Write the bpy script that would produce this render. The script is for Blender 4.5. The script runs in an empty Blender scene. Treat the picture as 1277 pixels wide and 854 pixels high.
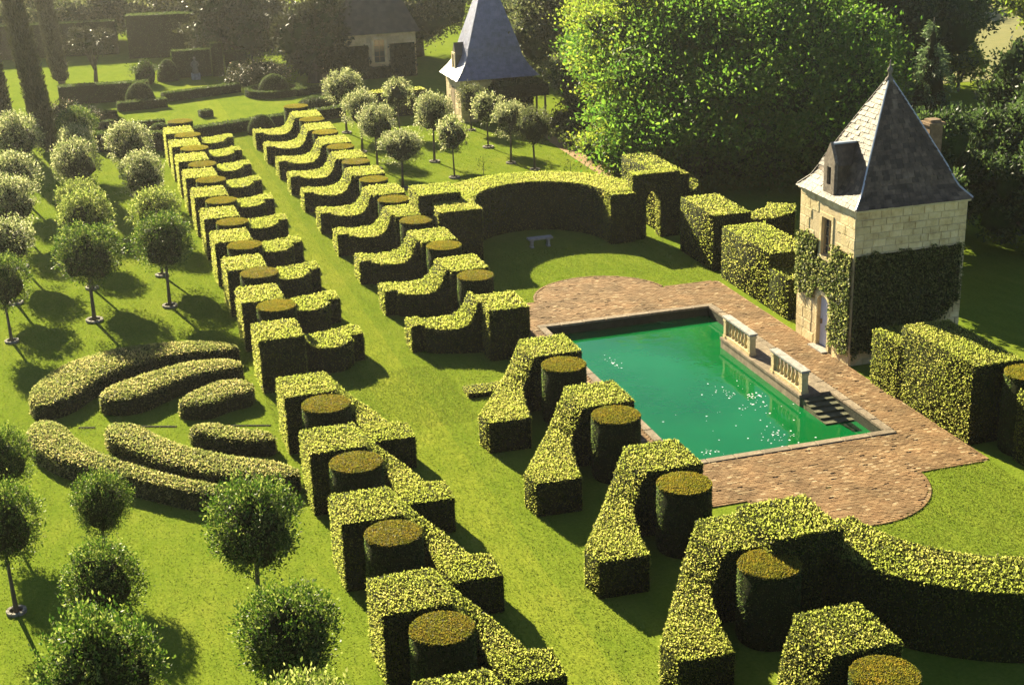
import bpy, bmesh, math, random
import numpy as np
from mathutils import Vector, Matrix

# ------------------------------------------------------------------ camera, sky, sun, exposure
sc = bpy.context.scene
col = sc.collection
cam_d = bpy.data.cameras.new('camera'); cam = bpy.data.objects.new('camera', cam_d); col.objects.link(cam)
R_ = Vector((0.95451716, -0.29691432, -0.02718225)); U_ = Vector((0.12496617, 0.31562719, 0.94061838)); F_ = Vector((0.27070361, 0.90123325, -0.33837581))
M = Matrix(((R_.x, U_.x, -F_.x), (R_.y, U_.y, -F_.y), (R_.z, U_.z, -F_.z))).to_4x4()
M.translation = Vector((0, 0, 20))
cam.matrix_world = M
cam_d.sensor_width = 36; cam_d.sensor_fit = 'HORIZONTAL'; cam_d.lens = 1832.36 / 1277 * 36
cam_d.clip_start = 0.5; cam_d.clip_end = 2000
sc.camera = cam
SUN_EL = math.radians(25.5); SUN_AZ = math.radians(-12.5)          # azimuth from +Y towards +X
w = bpy.data.worlds.new('World'); sc.world = w; w.use_nodes = True
nt = w.node_tree; nt.nodes.clear()
sky = nt.nodes.new('ShaderNodeTexSky'); sky.sky_type = 'NISHITA'; sky.sun_disc = False
sky.sun_elevation = SUN_EL; sky.sun_rotation = SUN_AZ; sky.air_density = 0.5; sky.dust_density = 0.2
bg = nt.nodes.new('ShaderNodeBackground'); bg.inputs[1].default_value = 0.05
wo = nt.nodes.new('ShaderNodeOutputWorld'); nt.links.new(sky.outputs[0], bg.inputs[0]); nt.links.new(bg.outputs[0], wo.inputs[0])
sd = bpy.data.lights.new('sun', 'SUN'); sd.energy = 5.0; sd.angle = math.radians(0.5); sd.color = (1.0, 0.88, 0.59)
sun = bpy.data.objects.new('sun', sd); col.objects.link(sun)
to_sun = Vector((math.sin(SUN_AZ) * math.cos(SUN_EL), math.cos(SUN_AZ) * math.cos(SUN_EL), math.sin(SUN_EL)))
sun.rotation_euler = to_sun.to_track_quat('Z', 'Y').to_euler()
sc.view_settings.view_transform = 'Standard'; sc.view_settings.look = 'None'; sc.view_settings.gamma = 1
sc.view_settings.exposure = 2.2
sc.render.engine = 'CYCLES'
sc.cycles.max_bounces = 8; sc.cycles.transmission_bounces = 4; sc.cycles.diffuse_bounces = 3

rng = np.random.default_rng(7)
rnd = random.Random(5)
WORDS = ['first', 'second', 'third', 'fourth', 'fifth', 'sixth', 'seventh', 'eighth', 'ninth', 'tenth', 'eleventh', 'twelfth']

# ------------------------------------------------------------------ materials
def new_mat(name):
    m = bpy.data.materials.new(name); m.use_nodes = True
    n = m.node_tree; n.nodes.clear()
    return m, n, n.nodes.new('ShaderNodeOutputMaterial')
def N(n, t, **k):
    o = n.nodes.new(t)
    for a, b in k.items(): setattr(o, a, b)
    return o
def ramp(n, stops):
    r = n.nodes.new('ShaderNodeValToRGB'); e = r.color_ramp.elements
    while len(e) < len(stops): e.new(0.5)
    for i, (p, c) in enumerate(stops):
        e[i].position = p; e[i].color = (*c, 1)
    return r
def leaf_mat(name, cols, trans=0.4, tgain=1.5, tsat=0.95, rough=0.5, spec=0.3, patch=None, patch_scale=0.5):
    m, n, out = new_mat(name)
    g = N(n, 'ShaderNodeNewGeometry')
    k = len(cols)
    r = ramp(n, [(i / max(1, k - 1), c) for i, c in enumerate(cols)])
    n.links.new(g.outputs['Random Per Island'], r.inputs[0])
    src = r.outputs[0]
    if patch:
        tc = N(n, 'ShaderNodeTexCoord'); no = N(n, 'ShaderNodeTexNoise'); no.inputs['Scale'].default_value = patch_scale; no.inputs['Detail'].default_value = 3
        n.links.new(tc.outputs['Object'], no.inputs['Vector'])
        pr = ramp(n, [(0.42, (0, 0, 0)), (0.62, (1, 1, 1))]); n.links.new(no.outputs[0], pr.inputs[0])
        mx = N(n, 'ShaderNodeMixRGB'); mx.inputs[2].default_value = (*patch, 1)
        mu = N(n, 'ShaderNodeMath', operation='MULTIPLY'); mu.inputs[1].default_value = 0.6
        n.links.new(pr.outputs[0], mu.inputs[0]); n.links.new(mu.outputs[0], mx.inputs[0]); n.links.new(src, mx.inputs[1]); src = mx.outputs[0]
    p = N(n, 'ShaderNodeBsdfPrincipled'); p.inputs['Roughness'].default_value = rough; p.inputs['Specular IOR Level'].default_value = spec
    t = N(n, 'ShaderNodeBsdfTranslucent'); hs = N(n, 'ShaderNodeHueSaturation'); hs.inputs['Value'].default_value = tgain; hs.inputs['Saturation'].default_value = tsat
    n.links.new(src, p.inputs['Base Color']); n.links.new(src, hs.inputs['Color']); n.links.new(hs.outputs[0], t.inputs['Color'])
    mx = N(n, 'ShaderNodeMixShader'); mx.inputs[0].default_value = trans
    n.links.new(p.outputs[0], mx.inputs[1]); n.links.new(t.outputs[0], mx.inputs[2]); n.links.new(mx.outputs[0], out.inputs[0])
    return m
def solid_mat(name, stops, scale=3.0, detail=6, rough=0.85, spec=0.25, bump=0.3, bscale=None, stretch=(1, 1, 1), metallic=0.0, island=0.0, coat=None):
    m, n, out = new_mat(name)
    tc = N(n, 'ShaderNodeTexCoord'); mp = N(n, 'ShaderNodeMapping'); mp.inputs['Scale'].default_value = stretch
    n.links.new(tc.outputs['Object'], mp.inputs[0])
    no = N(n, 'ShaderNodeTexNoise'); no.inputs['Scale'].default_value = scale; no.inputs['Detail'].default_value = detail; no.inputs['Roughness'].default_value = 0.65
    n.links.new(mp.outputs[0], no.inputs['Vector'])
    r = ramp(n, stops); n.links.new(no.outputs[0], r.inputs[0])
    src = r.outputs[0]
    if island:
        g = N(n, 'ShaderNodeNewGeometry'); oi = N(n, 'ShaderNodeObjectInfo'); ad = N(n, 'ShaderNodeMath', operation='ADD')
        n.links.new(g.outputs['Random Per Island'], ad.inputs[0]); n.links.new(oi.outputs['Random'], ad.inputs[1])
        fr = N(n, 'ShaderNodeMath', operation='FRACT'); n.links.new(ad.outputs[0], fr.inputs[0])
        mr = N(n, 'ShaderNodeMapRange'); mr.inputs[3].default_value = 1 - island; mr.inputs[4].default_value = 1 + island * 0.7
        n.links.new(fr.outputs[0], mr.inputs[0])
        hs = N(n, 'ShaderNodeHueSaturation'); n.links.new(mr.outputs[0], hs.inputs['Value']); n.links.new(src, hs.inputs['Color']); src = hs.outputs[0]
    p = N(n, 'ShaderNodeBsdfPrincipled'); p.inputs['Roughness'].default_value = rough; p.inputs['Specular IOR Level'].default_value = spec; p.inputs['Metallic'].default_value = metallic
    n.links.new(src, p.inputs['Base Color'])
    if coat: p.inputs['Coat Weight'].default_value, p.inputs['Coat Roughness'].default_value, p.inputs['Coat IOR'].default_value = coat
    if bump:
        b = N(n, 'ShaderNodeBump'); b.inputs['Strength'].default_value = bump; b.inputs['Distance'].default_value = 0.05
        n2 = N(n, 'ShaderNodeTexNoise'); n2.inputs['Scale'].default_value = bscale or scale * 6; n2.inputs['Detail'].default_value = 5
        n.links.new(mp.outputs[0], n2.inputs['Vector']); n.links.new(n2.outputs[0], b.inputs['Height']); n.links.new(b.outputs[0], p.inputs['Normal'])
    n.links.new(p.outputs[0], out.inputs[0])
    return m

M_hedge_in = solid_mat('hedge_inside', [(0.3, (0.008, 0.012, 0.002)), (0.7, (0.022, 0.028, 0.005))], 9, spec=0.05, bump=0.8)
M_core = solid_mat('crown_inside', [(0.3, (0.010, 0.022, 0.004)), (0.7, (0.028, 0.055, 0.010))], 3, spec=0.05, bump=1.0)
M_horn = leaf_mat('hornbeam_leaf', [(0.040, 0.050, 0.008), (0.062, 0.068, 0.012), (0.086, 0.086, 0.020), (0.110, 0.102, 0.032)], 0.55, 6.0, 1.0, spec=0.06, patch=(0.057, 0.070, 0.010))
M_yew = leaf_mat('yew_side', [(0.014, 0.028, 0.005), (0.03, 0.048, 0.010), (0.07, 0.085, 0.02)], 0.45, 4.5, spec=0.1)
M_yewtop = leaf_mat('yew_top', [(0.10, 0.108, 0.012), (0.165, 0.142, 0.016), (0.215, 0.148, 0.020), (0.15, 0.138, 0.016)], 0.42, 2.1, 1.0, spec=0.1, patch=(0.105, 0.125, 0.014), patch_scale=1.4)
M_box = leaf_mat('box_leaf', [(0.015, 0.03, 0.006), (0.035, 0.055, 0.010), (0.06, 0.08, 0.016)], 0.4, 2.2, spec=0.15)
M_fan = leaf_mat('fan_leaf', [(0.032, 0.044, 0.010), (0.075, 0.082, 0.022), (0.13, 0.12, 0.04), (0.19, 0.165, 0.075)], 0.5, 3.6, 1.0, rough=0.5, spec=0.12, patch=(0.055, 0.07, 0.016), patch_scale=0.9)
M_silver = leaf_mat('silver_leaf', [(0.026, 0.042, 0.009), (0.075, 0.097, 0.025), (0.18, 0.19, 0.075), (0.31, 0.30, 0.16)], 0.45, 2.6, 0.97, rough=0.5, spec=0.2)
M_green = leaf_mat('glossy_leaf', [(0.010, 0.026, 0.004), (0.024, 0.048, 0.006), (0.05, 0.08, 0.012), (0.15, 0.17, 0.045)], 0.38, 2.9, 1.05, rough=0.5, spec=0.2)
M_pale = leaf_mat('pale_green_leaf', [(0.025, 0.045, 0.006), (0.06, 0.085, 0.012), (0.12, 0.145, 0.028), (0.24, 0.25, 0.08)], 0.45, 2.6, 1.0, rough=0.5, spec=0.2)
M_lime = leaf_mat('lime_leaf', [(0.045, 0.080, 0.008), (0.088, 0.120, 0.012), (0.135, 0.150, 0.020)], 0.55, 2.8, 1.0, rough=0.55, spec=0.12)
M_walnut = leaf_mat('walnut_leaf', [(0.030, 0.078, 0.008), (0.058, 0.115, 0.012), (0.10, 0.155, 0.020)], 0.5, 2.6, 1.0, rough=0.55, spec=0.12)
M_oak = leaf_mat('oak_leaf', [(0.025, 0.036, 0.010), (0.05, 0.062, 0.018), (0.10, 0.105, 0.04)], 0.45, 2.3, spec=0.15)
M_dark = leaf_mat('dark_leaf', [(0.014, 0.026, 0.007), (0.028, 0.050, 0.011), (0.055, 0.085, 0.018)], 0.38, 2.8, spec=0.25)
M_spruce = leaf_mat('spruce_needle', [(0.04, 0.07, 0.024), (0.075, 0.12, 0.04), (0.13, 0.18, 0.06)], 0.3, 2.4, spec=0.25)
M_brownleaf = leaf_mat('dusky_leaf', [(0.025, 0.028, 0.010), (0.04, 0.045, 0.014), (0.06, 0.06, 0.02)], 0.25, 1.2)
M_ivy = leaf_mat('ivy_leaf', [(0.014, 0.024, 0.005), (0.036, 0.050, 0.010), (0.08, 0.09, 0.022), (0.15, 0.15, 0.05)], 0.42, 4.0, rough=0.5, spec=0.1)
M_flower = leaf_mat('flower_petal', [(0.45, 0.30, 0.22), (0.6, 0.5, 0.35), (0.5, 0.45, 0.2)], 0.3, 1.1)
M_bark = solid_mat('bark', [(0.3, (0.05, 0.04, 0.028)), (0.7, (0.13, 0.11, 0.08))], 6, stretch=(1, 1, 0.2), bump=0.7)
M_stone = solid_mat('limestone', [(0.25, (0.36, 0.27, 0.12)), (0.5, (0.58, 0.46, 0.24)), (0.75, (0.68, 0.56, 0.34))], 2.2, bump=0.5, bscale=14, island=0.12)
M_rubble = solid_mat('rubble_stone', [(0.25, (0.36, 0.24, 0.09)), (0.5, (0.60, 0.46, 0.21)), (0.75, (0.70, 0.57, 0.31))], 2.6, bump=0.8, bscale=16, island=0.15)
M_mortar = solid_mat('lime_mortar', [(0.3, (0.38, 0.29, 0.15)), (0.7, (0.54, 0.43, 0.25))], 6, bump=0.6)
M_grey = solid_mat('weathered_stone', [(0.25, (0.16, 0.15, 0.13)), (0.55, (0.33, 0.31, 0.28)), (0.8, (0.46, 0.44, 0.40))], 5, bump=0.5, island=0.12)
M_ring = solid_mat('pit_stone', [(0.3, (0.13, 0.115, 0.085)), (0.7, (0.26, 0.24, 0.19))], 8, bump=0.5, island=0.15)
M_slate = solid_mat('slate', [(0.25, (0.038, 0.026, 0.016)), (0.5, (0.088, 0.062, 0.039)), (0.8, (0.20, 0.145, 0.092))], 2.5, rough=0.58, spec=0.22, bump=0.4, island=0.5)
M_slateb = solid_mat('blue_slate', [(0.25, (0.10, 0.10, 0.14)), (0.55, (0.17, 0.17, 0.24)), (0.8, (0.24, 0.24, 0.32))], 2.0, rough=0.4, spec=0.6, bump=0.3, island=0.2)
M_chim = solid_mat('chimney_stone', [(0.3, (0.12, 0.075, 0.04)), (0.7, (0.26, 0.17, 0.09))], 5, bump=0.7)
M_finial = solid_mat('finial_stone', [(0.3, (0.10, 0.085, 0.065)), (0.7, (0.22, 0.19, 0.15))], 8, bump=0.5)
M_dorm = solid_mat('lichened_stone', [(0.3, (0.09, 0.07, 0.05)), (0.55, (0.20, 0.16, 0.12)), (0.75, (0.34, 0.29, 0.22))], 7, bump=0.8)
M_slated = solid_mat('old_roof_tile', [(0.25, (0.045, 0.04, 0.03)), (0.8, (0.10, 0.085, 0.06))], 2.0, rough=0.7, bump=0.3, island=0.3)
M_lead = solid_mat('lead_sheet', [(0.3, (0.25, 0.27, 0.30)), (0.7, (0.42, 0.45, 0.50))], 4, rough=0.35, spec=0.6, bump=0.1)
M_door = solid_mat('painted_door', [(0.3, (0.42, 0.43, 0.50)), (0.7, (0.58, 0.59, 0.66))], 6, stretch=(8, 8, 0.6), rough=0.6, bump=0.15)
M_glass = solid_mat('window_glass', [(0.3, (0.02, 0.025, 0.03)), (0.7, (0.04, 0.045, 0.05))], 2, rough=0.08, spec=0.7, bump=0.0)
M_wood = solid_mat('window_wood', [(0.3, (0.20, 0.14, 0.07)), (0.7, (0.34, 0.25, 0.14))], 6, stretch=(6, 6, 0.5), bump=0.2)
def brick_material():
    m, n, out = new_mat('old_brick'); g = N(n, 'ShaderNodeNewGeometry')
    r = ramp(n, [(0.0, (0.138, 0.076, 0.030)), (0.35, (0.168, 0.096, 0.040)), (0.62, (0.192, 0.114, 0.050)), (0.9, (0.22, 0.138, 0.064)), (0.96, (0.29, 0.20, 0.105)), (1.0, (0.35, 0.26, 0.15))])
    n.links.new(g.outputs['Random Per Island'], r.inputs[0])
    tc = N(n, 'ShaderNodeTexCoord'); no = N(n, 'ShaderNodeTexNoise'); no.inputs['Scale'].default_value = 0.9; no.inputs['Detail'].default_value = 8; n.links.new(tc.outputs['Object'], no.inputs['Vector'])
    r2 = ramp(n, [(0.28, (0.6, 0.6, 0.55)), (0.5, (1, 1, 1)), (0.72, (1.3, 1.25, 1.25))]); n.links.new(no.outputs[0], r2.inputs[0])
    mx = N(n, 'ShaderNodeMixRGB', blend_type='MULTIPLY'); mx.inputs[0].default_value = 1; n.links.new(r.outputs[0], mx.inputs[1]); n.links.new(r2.outputs[0], mx.inputs[2])
    p = N(n, 'ShaderNodeBsdfPrincipled'); p.inputs['Roughness'].default_value = 0.85; p.inputs['Specular IOR Level'].default_value = 0.2
    n.links.new(mx.outputs[0], p.inputs['Base Color'])
    b = N(n, 'ShaderNodeBump'); b.inputs['Strength'].default_value = 0.5; b.inputs['Distance'].default_value = 0.02
    n2 = N(n, 'ShaderNodeTexNoise'); n2.inputs['Scale'].default_value = 25; n.links.new(tc.outputs['Object'], n2.inputs['Vector']); n.links.new(n2.outputs[0], b.inputs['Height']); n.links.new(b.outputs[0], p.inputs['Normal'])
    n.links.new(p.outputs[0], out.inputs[0]); return m
M_brick = brick_material()
M_joint = solid_mat('sandy_joint', [(0.3, (0.16, 0.10, 0.05)), (0.7, (0.26, 0.18, 0.10))], 4, bump=0.5)
M_gravel = solid_mat('orange_gravel', [(0.3, (0.26, 0.15, 0.06)), (0.7, (0.40, 0.25, 0.12))], 9, bump=0.8)
M_soil = solid_mat('soil', [(0.3, (0.03, 0.025, 0.012)), (0.7, (0.06, 0.045, 0.02))], 6, bump=0.8)
M_coping = solid_mat('coping_stone', [(0.25, (0.11, 0.08, 0.05)), (0.55, (0.22, 0.17, 0.115)), (0.8, (0.36, 0.29, 0.20))], 4, bump=0.5, bscale=18, island=0.18)
M_poolwall = solid_mat('pool_wall', [(0.3, (0.012, 0.016, 0.008)), (0.7, (0.04, 0.042, 0.022))], 3, bump=0.5)
M_field = solid_mat('stubble_field', [(0.3, (0.11, 0.12, 0.025)), (0.7, (0.19, 0.17, 0.045))], 0.5, stretch=(1, 6, 1), bump=0.4)
M_glint = solid_mat('sky_glint', [(0.3, (0.45, 0.50, 0.52)), (0.7, (0.75, 0.78, 0.80))], 4, bump=0)  # pale colour of sky reflections, worn by the flakes on the pool

def lawn_material():
    m, n, out = new_mat('mown_grass')
    tc = N(n, 'ShaderNodeTexCoord')
    def noise(scale, detail, vec=None, stretch=None):
        o = N(n, 'ShaderNodeTexNoise'); o.inputs['Scale'].default_value = scale; o.inputs['Detail'].default_value = detail; o.inputs['Roughness'].default_value = 0.62
        if stretch:
            mp = N(n, 'ShaderNodeMapping'); mp.inputs['Scale'].default_value = stretch
            n.links.new(tc.outputs['Object'], mp.inputs[0]); n.links.new(mp.outputs[0], o.inputs['Vector'])
        else: n.links.new(tc.outputs['Object'], o.inputs['Vector'])
        return o
    a = noise(0.22, 5); b = noise(9.0, 5); c = noise(2.2, 4, stretch=(1, 0.35, 1))
    r1 = ramp(n, [(0.30, (0.118, 0.170, 0.018)), (0.55, (0.140, 0.186, 0.022)), (0.75, (0.168, 0.198, 0.028))]); n.links.new(a.outputs[0], r1.inputs[0])
    r2 = ramp(n, [(0.28, (0.70, 0.75, 0.65)), (0.55, (1, 1, 1)), (0.78, (1.25, 1.18, 1.2))]); n.links.new(b.outputs[0], r2.inputs[0])
    r3 = ramp(n, [(0.3, (0.80, 0.86, 0.8)), (0.7, (1.14, 1.08, 1.1))]); n.links.new(c.outputs[0], r3.inputs[0])
    m1 = N(n, 'ShaderNodeMixRGB', blend_type='MULTIPLY'); m1.inputs[0].default_value = 1; n.links.new(r1.outputs[0], m1.inputs[1]); n.links.new(r2.outputs[0], m1.inputs[2])
    m2 = N(n, 'ShaderNodeMixRGB', blend_type='MULTIPLY'); m2.inputs[0].default_value = 1; n.links.new(m1.outputs[0], m2.inputs[1]); n.links.new(r3.outputs[0], m2.inputs[2])
    # mown strip along the central walk: closer cut, paler
    sx = N(n, 'ShaderNodeSeparateXYZ'); n.links.new(tc.outputs['Object'], sx.inputs[0])
    def band(x0, x1):
        p = N(n, 'ShaderNodeMath', operation='GREATER_THAN'); p.inputs[1].default_value = x0
        q = N(n, 'ShaderNodeMath', operation='LESS_THAN'); q.inputs[1].default_value = x1
        n.links.new(sx.outputs[0], p.inputs[0]); n.links.new(sx.outputs[0], q.inputs[0])
        mm = N(n, 'ShaderNodeMath', operation='MULTIPLY'); n.links.new(p.outputs[0], mm.inputs[0]); n.links.new(q.outputs[0], mm.inputs[1]); return mm
    bd = band(9.55, 11.25)
    mb = N(n, 'ShaderNodeMixRGB', blend_type='MULTIPLY'); mb.inputs[2].default_value = (1.22, 1.12, 1.15, 1)
    n.links.new(bd.outputs[0], mb.inputs[0]); n.links.new(m2.outputs[0], mb.inputs[1])
    p = N(n, 'ShaderNodeBsdfPrincipled'); p.inputs['Roughness'].default_value = 0.9; p.inputs['Specular IOR Level'].default_value = 0.0
    n.links.new(mb.outputs[0], p.inputs['Base Color'])
    bu = N(n, 'ShaderNodeBump'); bu.inputs['Strength'].default_value = 0.45; bu.inputs['Distance'].default_value = 0.06
    fn = noise(14, 6); n.links.new(fn.outputs[0], bu.inputs['Height']); n.links.new(bu.outputs[0], p.inputs['Normal'])
    n.links.new(p.outputs[0], out.inputs[0])
    return m
M_lawn = lawn_material()
M_blade = leaf_mat('grass_blade', [(0.105, 0.156, 0.014), (0.14, 0.182, 0.018), (0.172, 0.195, 0.026)], 0.4, 1.2, spec=0.03)
def water_material():
    m, n, out = new_mat('pool_water')
    tc = N(n, 'ShaderNodeTexCoord')
    no = N(n, 'ShaderNodeTexNoise'); no.inputs['Scale'].default_value = 0.25; no.inputs['Detail'].default_value = 4; n.links.new(tc.outputs['Object'], no.inputs['Vector'])
    r = ramp(n, [(0.3, (0.0, 0.082, 0.018)), (0.7, (0.002, 0.122, 0.028))]); n.links.new(no.outputs[0], r.inputs[0])
    p = N(n, 'ShaderNodeBsdfPrincipled'); p.inputs['Roughness'].default_value = 0.03; p.inputs['IOR'].default_value = 1.33; p.inputs['Specular IOR Level'].default_value = 0.4
    n.links.new(r.outputs[0], p.inputs['Base Color'])
    n2 = N(n, 'ShaderNodeTexNoise'); n2.inputs['Scale'].default_value = 2.2; n2.inputs['Detail'].default_value = 4; n.links.new(tc.outputs['Object'], n2.inputs['Vector'])
    b = N(n, 'ShaderNodeBump'); b.inputs['Strength'].default_value = 0.13; b.inputs['Distance'].default_value = 0.05
    n.links.new(n2.outputs[0], b.inputs['Height']); n.links.new(b.outputs[0], p.inputs['Normal'])
    n.links.new(p.outputs[0], out.inputs[0]); return m
M_water = water_material()

# ------------------------------------------------------------------ object helpers
def link(name, me, parent=None, loc=None):
    o = bpy.data.objects.new(name, me); col.objects.link(o)
    if parent is not None: o.parent = parent
    if loc is not None: o.location = loc
    return o
def tag(o, label, cat, group=None, kind=None):
    if label: o['label'] = label
    if cat: o['category'] = cat
    if group: o['group'] = group
    if kind: o['kind'] = kind
    return o
def thing(name, label, cat, loc=(0, 0, 0), group=None):
    return tag(link(name, None, None, loc), label, cat, group)
def struct(o):
    o['kind'] = 'structure'; return o
def stuff(o, label=None, cat=None):
    o['kind'] = 'stuff'
    if label: o['label'] = label
    if cat: o['category'] = cat
    return o
def copy_tree(o, loc=None, parent=None):
    c = o.copy(); col.objects.link(c)
    if parent is not None: c.parent = parent
    if loc is not None: c.location = loc
    for ch in list(o.children):
        copy_tree(ch, None, c)
    return c

class Geo:
    """vertices and faces with a material slot per face"""
    def __init__(s): s.v = []; s.f = []; s.m = []
    def add(s, v, f, m=0):
        b = len(s.v); s.v += [tuple(map(float, q)) for q in v]; s.f += [tuple(b + i for i in q) for q in f]; s.m += [m] * len(f); return s
    def box(s, x0, x1, y0, y1, z0, z1, m=0):
        v = [(x, y, z) for z in (z0, z1) for (x, y) in ((x0, y0), (x1, y0), (x1, y1), (x0, y1))]
        return s.add(v, [(3, 2, 1, 0), (4, 5, 6, 7), (0, 1, 5, 4), (1, 2, 6, 5), (2, 3, 7, 6), (3, 0, 4, 7)], m)
    def ribbon(s, L, Rr, H, z0=0.0, prof=None, m=0):
        """a wall whose left and right plan edges and height change station by station"""
        prof = prof or [(0, 0), (0, 1), (1, 1), (1, 0)]
        k = len(prof); v = []
        for a, b, h in zip(L, Rr, H):
            for t, z in prof: v.append((a[0] + (b[0] - a[0]) * t, a[1] + (b[1] - a[1]) * t, z0 + (h - z0) * z))
        f = []
        for i in range(len(L) - 1):
            for j in range(k - 1):
                f.append((i * k + j, i * k + j + 1, (i + 1) * k + j + 1, (i + 1) * k + j))
        f.append(tuple(range(k - 1, -1, -1))); e = (len(L) - 1) * k; f.append(tuple(e + j for j in range(k)))
        return s.add(v, f, m)
    def lathe(s, prof, n=16, c=(0, 0, 0), m=0, ph=0.0):
        v = []; f = []
        for r, z in prof:
            for i in range(n):
                a = ph + 2 * math.pi * i / n; v.append((c[0] + r * math.cos(a), c[1] + r * math.sin(a), c[2] + z))
        for j in range(len(prof) - 1):
            for i in range(n):
                i2 = (i + 1) % n; f.append((j * n + i, j * n + i2, (j + 1) * n + i2, (j + 1) * n + i))
        f.append(tuple(range(n - 1, -1, -1))); f.append(tuple((len(prof) - 1) * n + i for i in range(n)))
        return s.add(v, f, m)
    def tube(s, pts, rad, n=7, m=0):
        v = []; f = []; P = [Vector(p) for p in pts]
        for i, p in enumerate(P):
            d = (P[min(i + 1, len(P) - 1)] - P[max(i - 1, 0)]).normalized()
            a = d.orthogonal().normalized(); b = d.cross(a)
            if i and abs(d.z) > 0.2: a = (Vector((1, 0, 0)) - d * d.x).normalized(); b = d.cross(a)
            elif abs(d.z) > 0.2: a = (Vector((1, 0, 0)) - d * d.x).normalized(); b = d.cross(a)
            for k in range(n):
                t = 2 * math.pi * k / n; q = p + (a * math.cos(t) + b * math.sin(t)) * rad[i]; v.append(q)
        for i in range(len(P) - 1):
            for k in range(n):
                k2 = (k + 1) % n; f.append((i * n + k, i * n + k2, (i + 1) * n + k2, (i + 1) * n + k))
        f.append(tuple(range(n - 1, -1, -1))); f.append(tuple((len(P) - 1) * n + k for k in range(n)))
        return s.add(v, f, m)
    def blob(s, c, r, seed=0, n=10, rough=0.18, m=0):
        rr = np.random.default_rng(seed); v = []; f = []
        ph = rr.uniform(0, 6.28, 6)
        for j in range(n // 2 + 1):
            t = math.pi * j / (n // 2)
            for i in range(n):
                a = 2 * math.pi * i / n
                k = 1 + rough * (math.sin(2 * a + 3 * t + ph[0]) + math.sin(3 * a - 2 * t + ph[1]) + 0.7 * math.sin(5 * a + 4 * t + ph[2])) * 0.5
                v.append((c[0] + r[0] * k * math.sin(t) * math.cos(a), c[1] + r[1] * k * math.sin(t) * math.sin(a), c[2] + r[2] * k * math.cos(t)))
        for j in range(n // 2):
            for i in range(n):
                i2 = (i + 1) % n; f.append(((j + 1) * n + i, (j + 1) * n + i2, j * n + i2, j * n + i))
        return s.add(v, f, m)
    def mesh(s, name, mats, smooth=False):
        me = bpy.data.meshes.new(name); me.from_pydata(s.v, [], s.f)
        for q in mats: me.materials.append(q)
        me.polygons.foreach_set('material_index', s.m)
        if smooth: me.polygons.foreach_set('use_smooth', [True] * len(s.f))
        me.validate(); me.update(); return me
    def obj(s, name, mats, parent=None, smooth=False, loc=None):
        return link(name, s.mesh(name, mats if isinstance(mats, (list, tuple)) else [mats], smooth), parent, loc)

def norm(a): return a / np.maximum(np.linalg.norm(a, axis=1, keepdims=True), 1e-9)
def leaf_verts(P, D, L, W, rg, side=None):
    """diamond leaves: base P, direction D, lengths L, widths W -> (n*4,3)"""
    n = len(P)
    if side is None: side = norm(np.cross(D, rg.normal(size=(n, 3))))
    L = L[:, None]; W = W[:, None]; q = D * L
    return np.stack([P, P + q * 0.5 + side * W * 0.5, P + q, P + q * 0.5 - side * W * 0.5], 1).reshape(-1, 3)
def big_mesh(name, solid, LV, mats, leaf_slots=None, body_slot=True):
    """mesh of a solid Geo (material slots as given) plus leaf quads (slot after the body's)"""
    v0 = np.array(solid.v, float).reshape(-1, 3) if solid else np.zeros((0, 3)); nf0 = len(solid.f) if solid else 0
    nl = len(LV) // 4
    V = np.concatenate([v0, LV]); me = bpy.data.meshes.new(name)
    lens = np.array([len(f) for f in solid.f] if solid else [], int)
    li0 = np.array([i for f in solid.f for i in f] if solid else [], int)
    loops = np.concatenate([li0, len(v0) + np.arange(nl * 4)]).astype(np.int32)
    tot = np.concatenate([lens, np.full(nl, 4)]).astype(np.int32)
    start = np.concatenate([[0], np.cumsum(tot)[:-1]]).astype(np.int32)
    me.vertices.add(len(V)); me.vertices.foreach_set('co', V.astype(np.float32).ravel())
    me.loops.add(len(loops)); me.loops.foreach_set('vertex_index', loops)
    me.polygons.add(len(tot)); me.polygons.foreach_set('loop_start', start); me.polygons.foreach_set('loop_total', tot)
    for q in mats: me.materials.append(q)
    mi = np.concatenate([np.array(solid.m if solid else [], int), leaf_slots if leaf_slots is not None else np.full(nl, 1 if solid else 0)]).astype(np.int32)
    me.polygons.foreach_set('material_index', mi)
    me.update(calc_edges=True); return me
def sample_solid(g, dens, rg, skip_down=True, flt=None):
    V = np.array(g.v); T = []
    for f in g.f:
        for i in range(1, len(f) - 1): T.append((f[0], f[i], f[i + 1]))
    T = np.array(T); A, B, C = V[T[:, 0]], V[T[:, 1]], V[T[:, 2]]
    cr = np.cross(B - A, C - A); ar = np.linalg.norm(cr, axis=1) * 0.5; nn = norm(cr)
    if skip_down: ar = np.where(nn[:, 2] < -0.6, 0, ar) * np.where(nn[:, 2] > 0.5, 2.5, 1.0)
    n = int(ar.sum() * dens)
    if n < 1: return np.zeros((0, 3)), np.zeros((0, 3))
    k = rg.choice(len(T), n, p=ar / ar.sum())
    u, v = rg.random(n), rg.random(n); fl = u + v > 1; u[fl] = 1 - u[fl]; v[fl] = 1 - v[fl]
    return A[k] + (B[k] - A[k]) * u[:, None] + (C[k] - A[k]) * v[:, None], nn[k]
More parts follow.
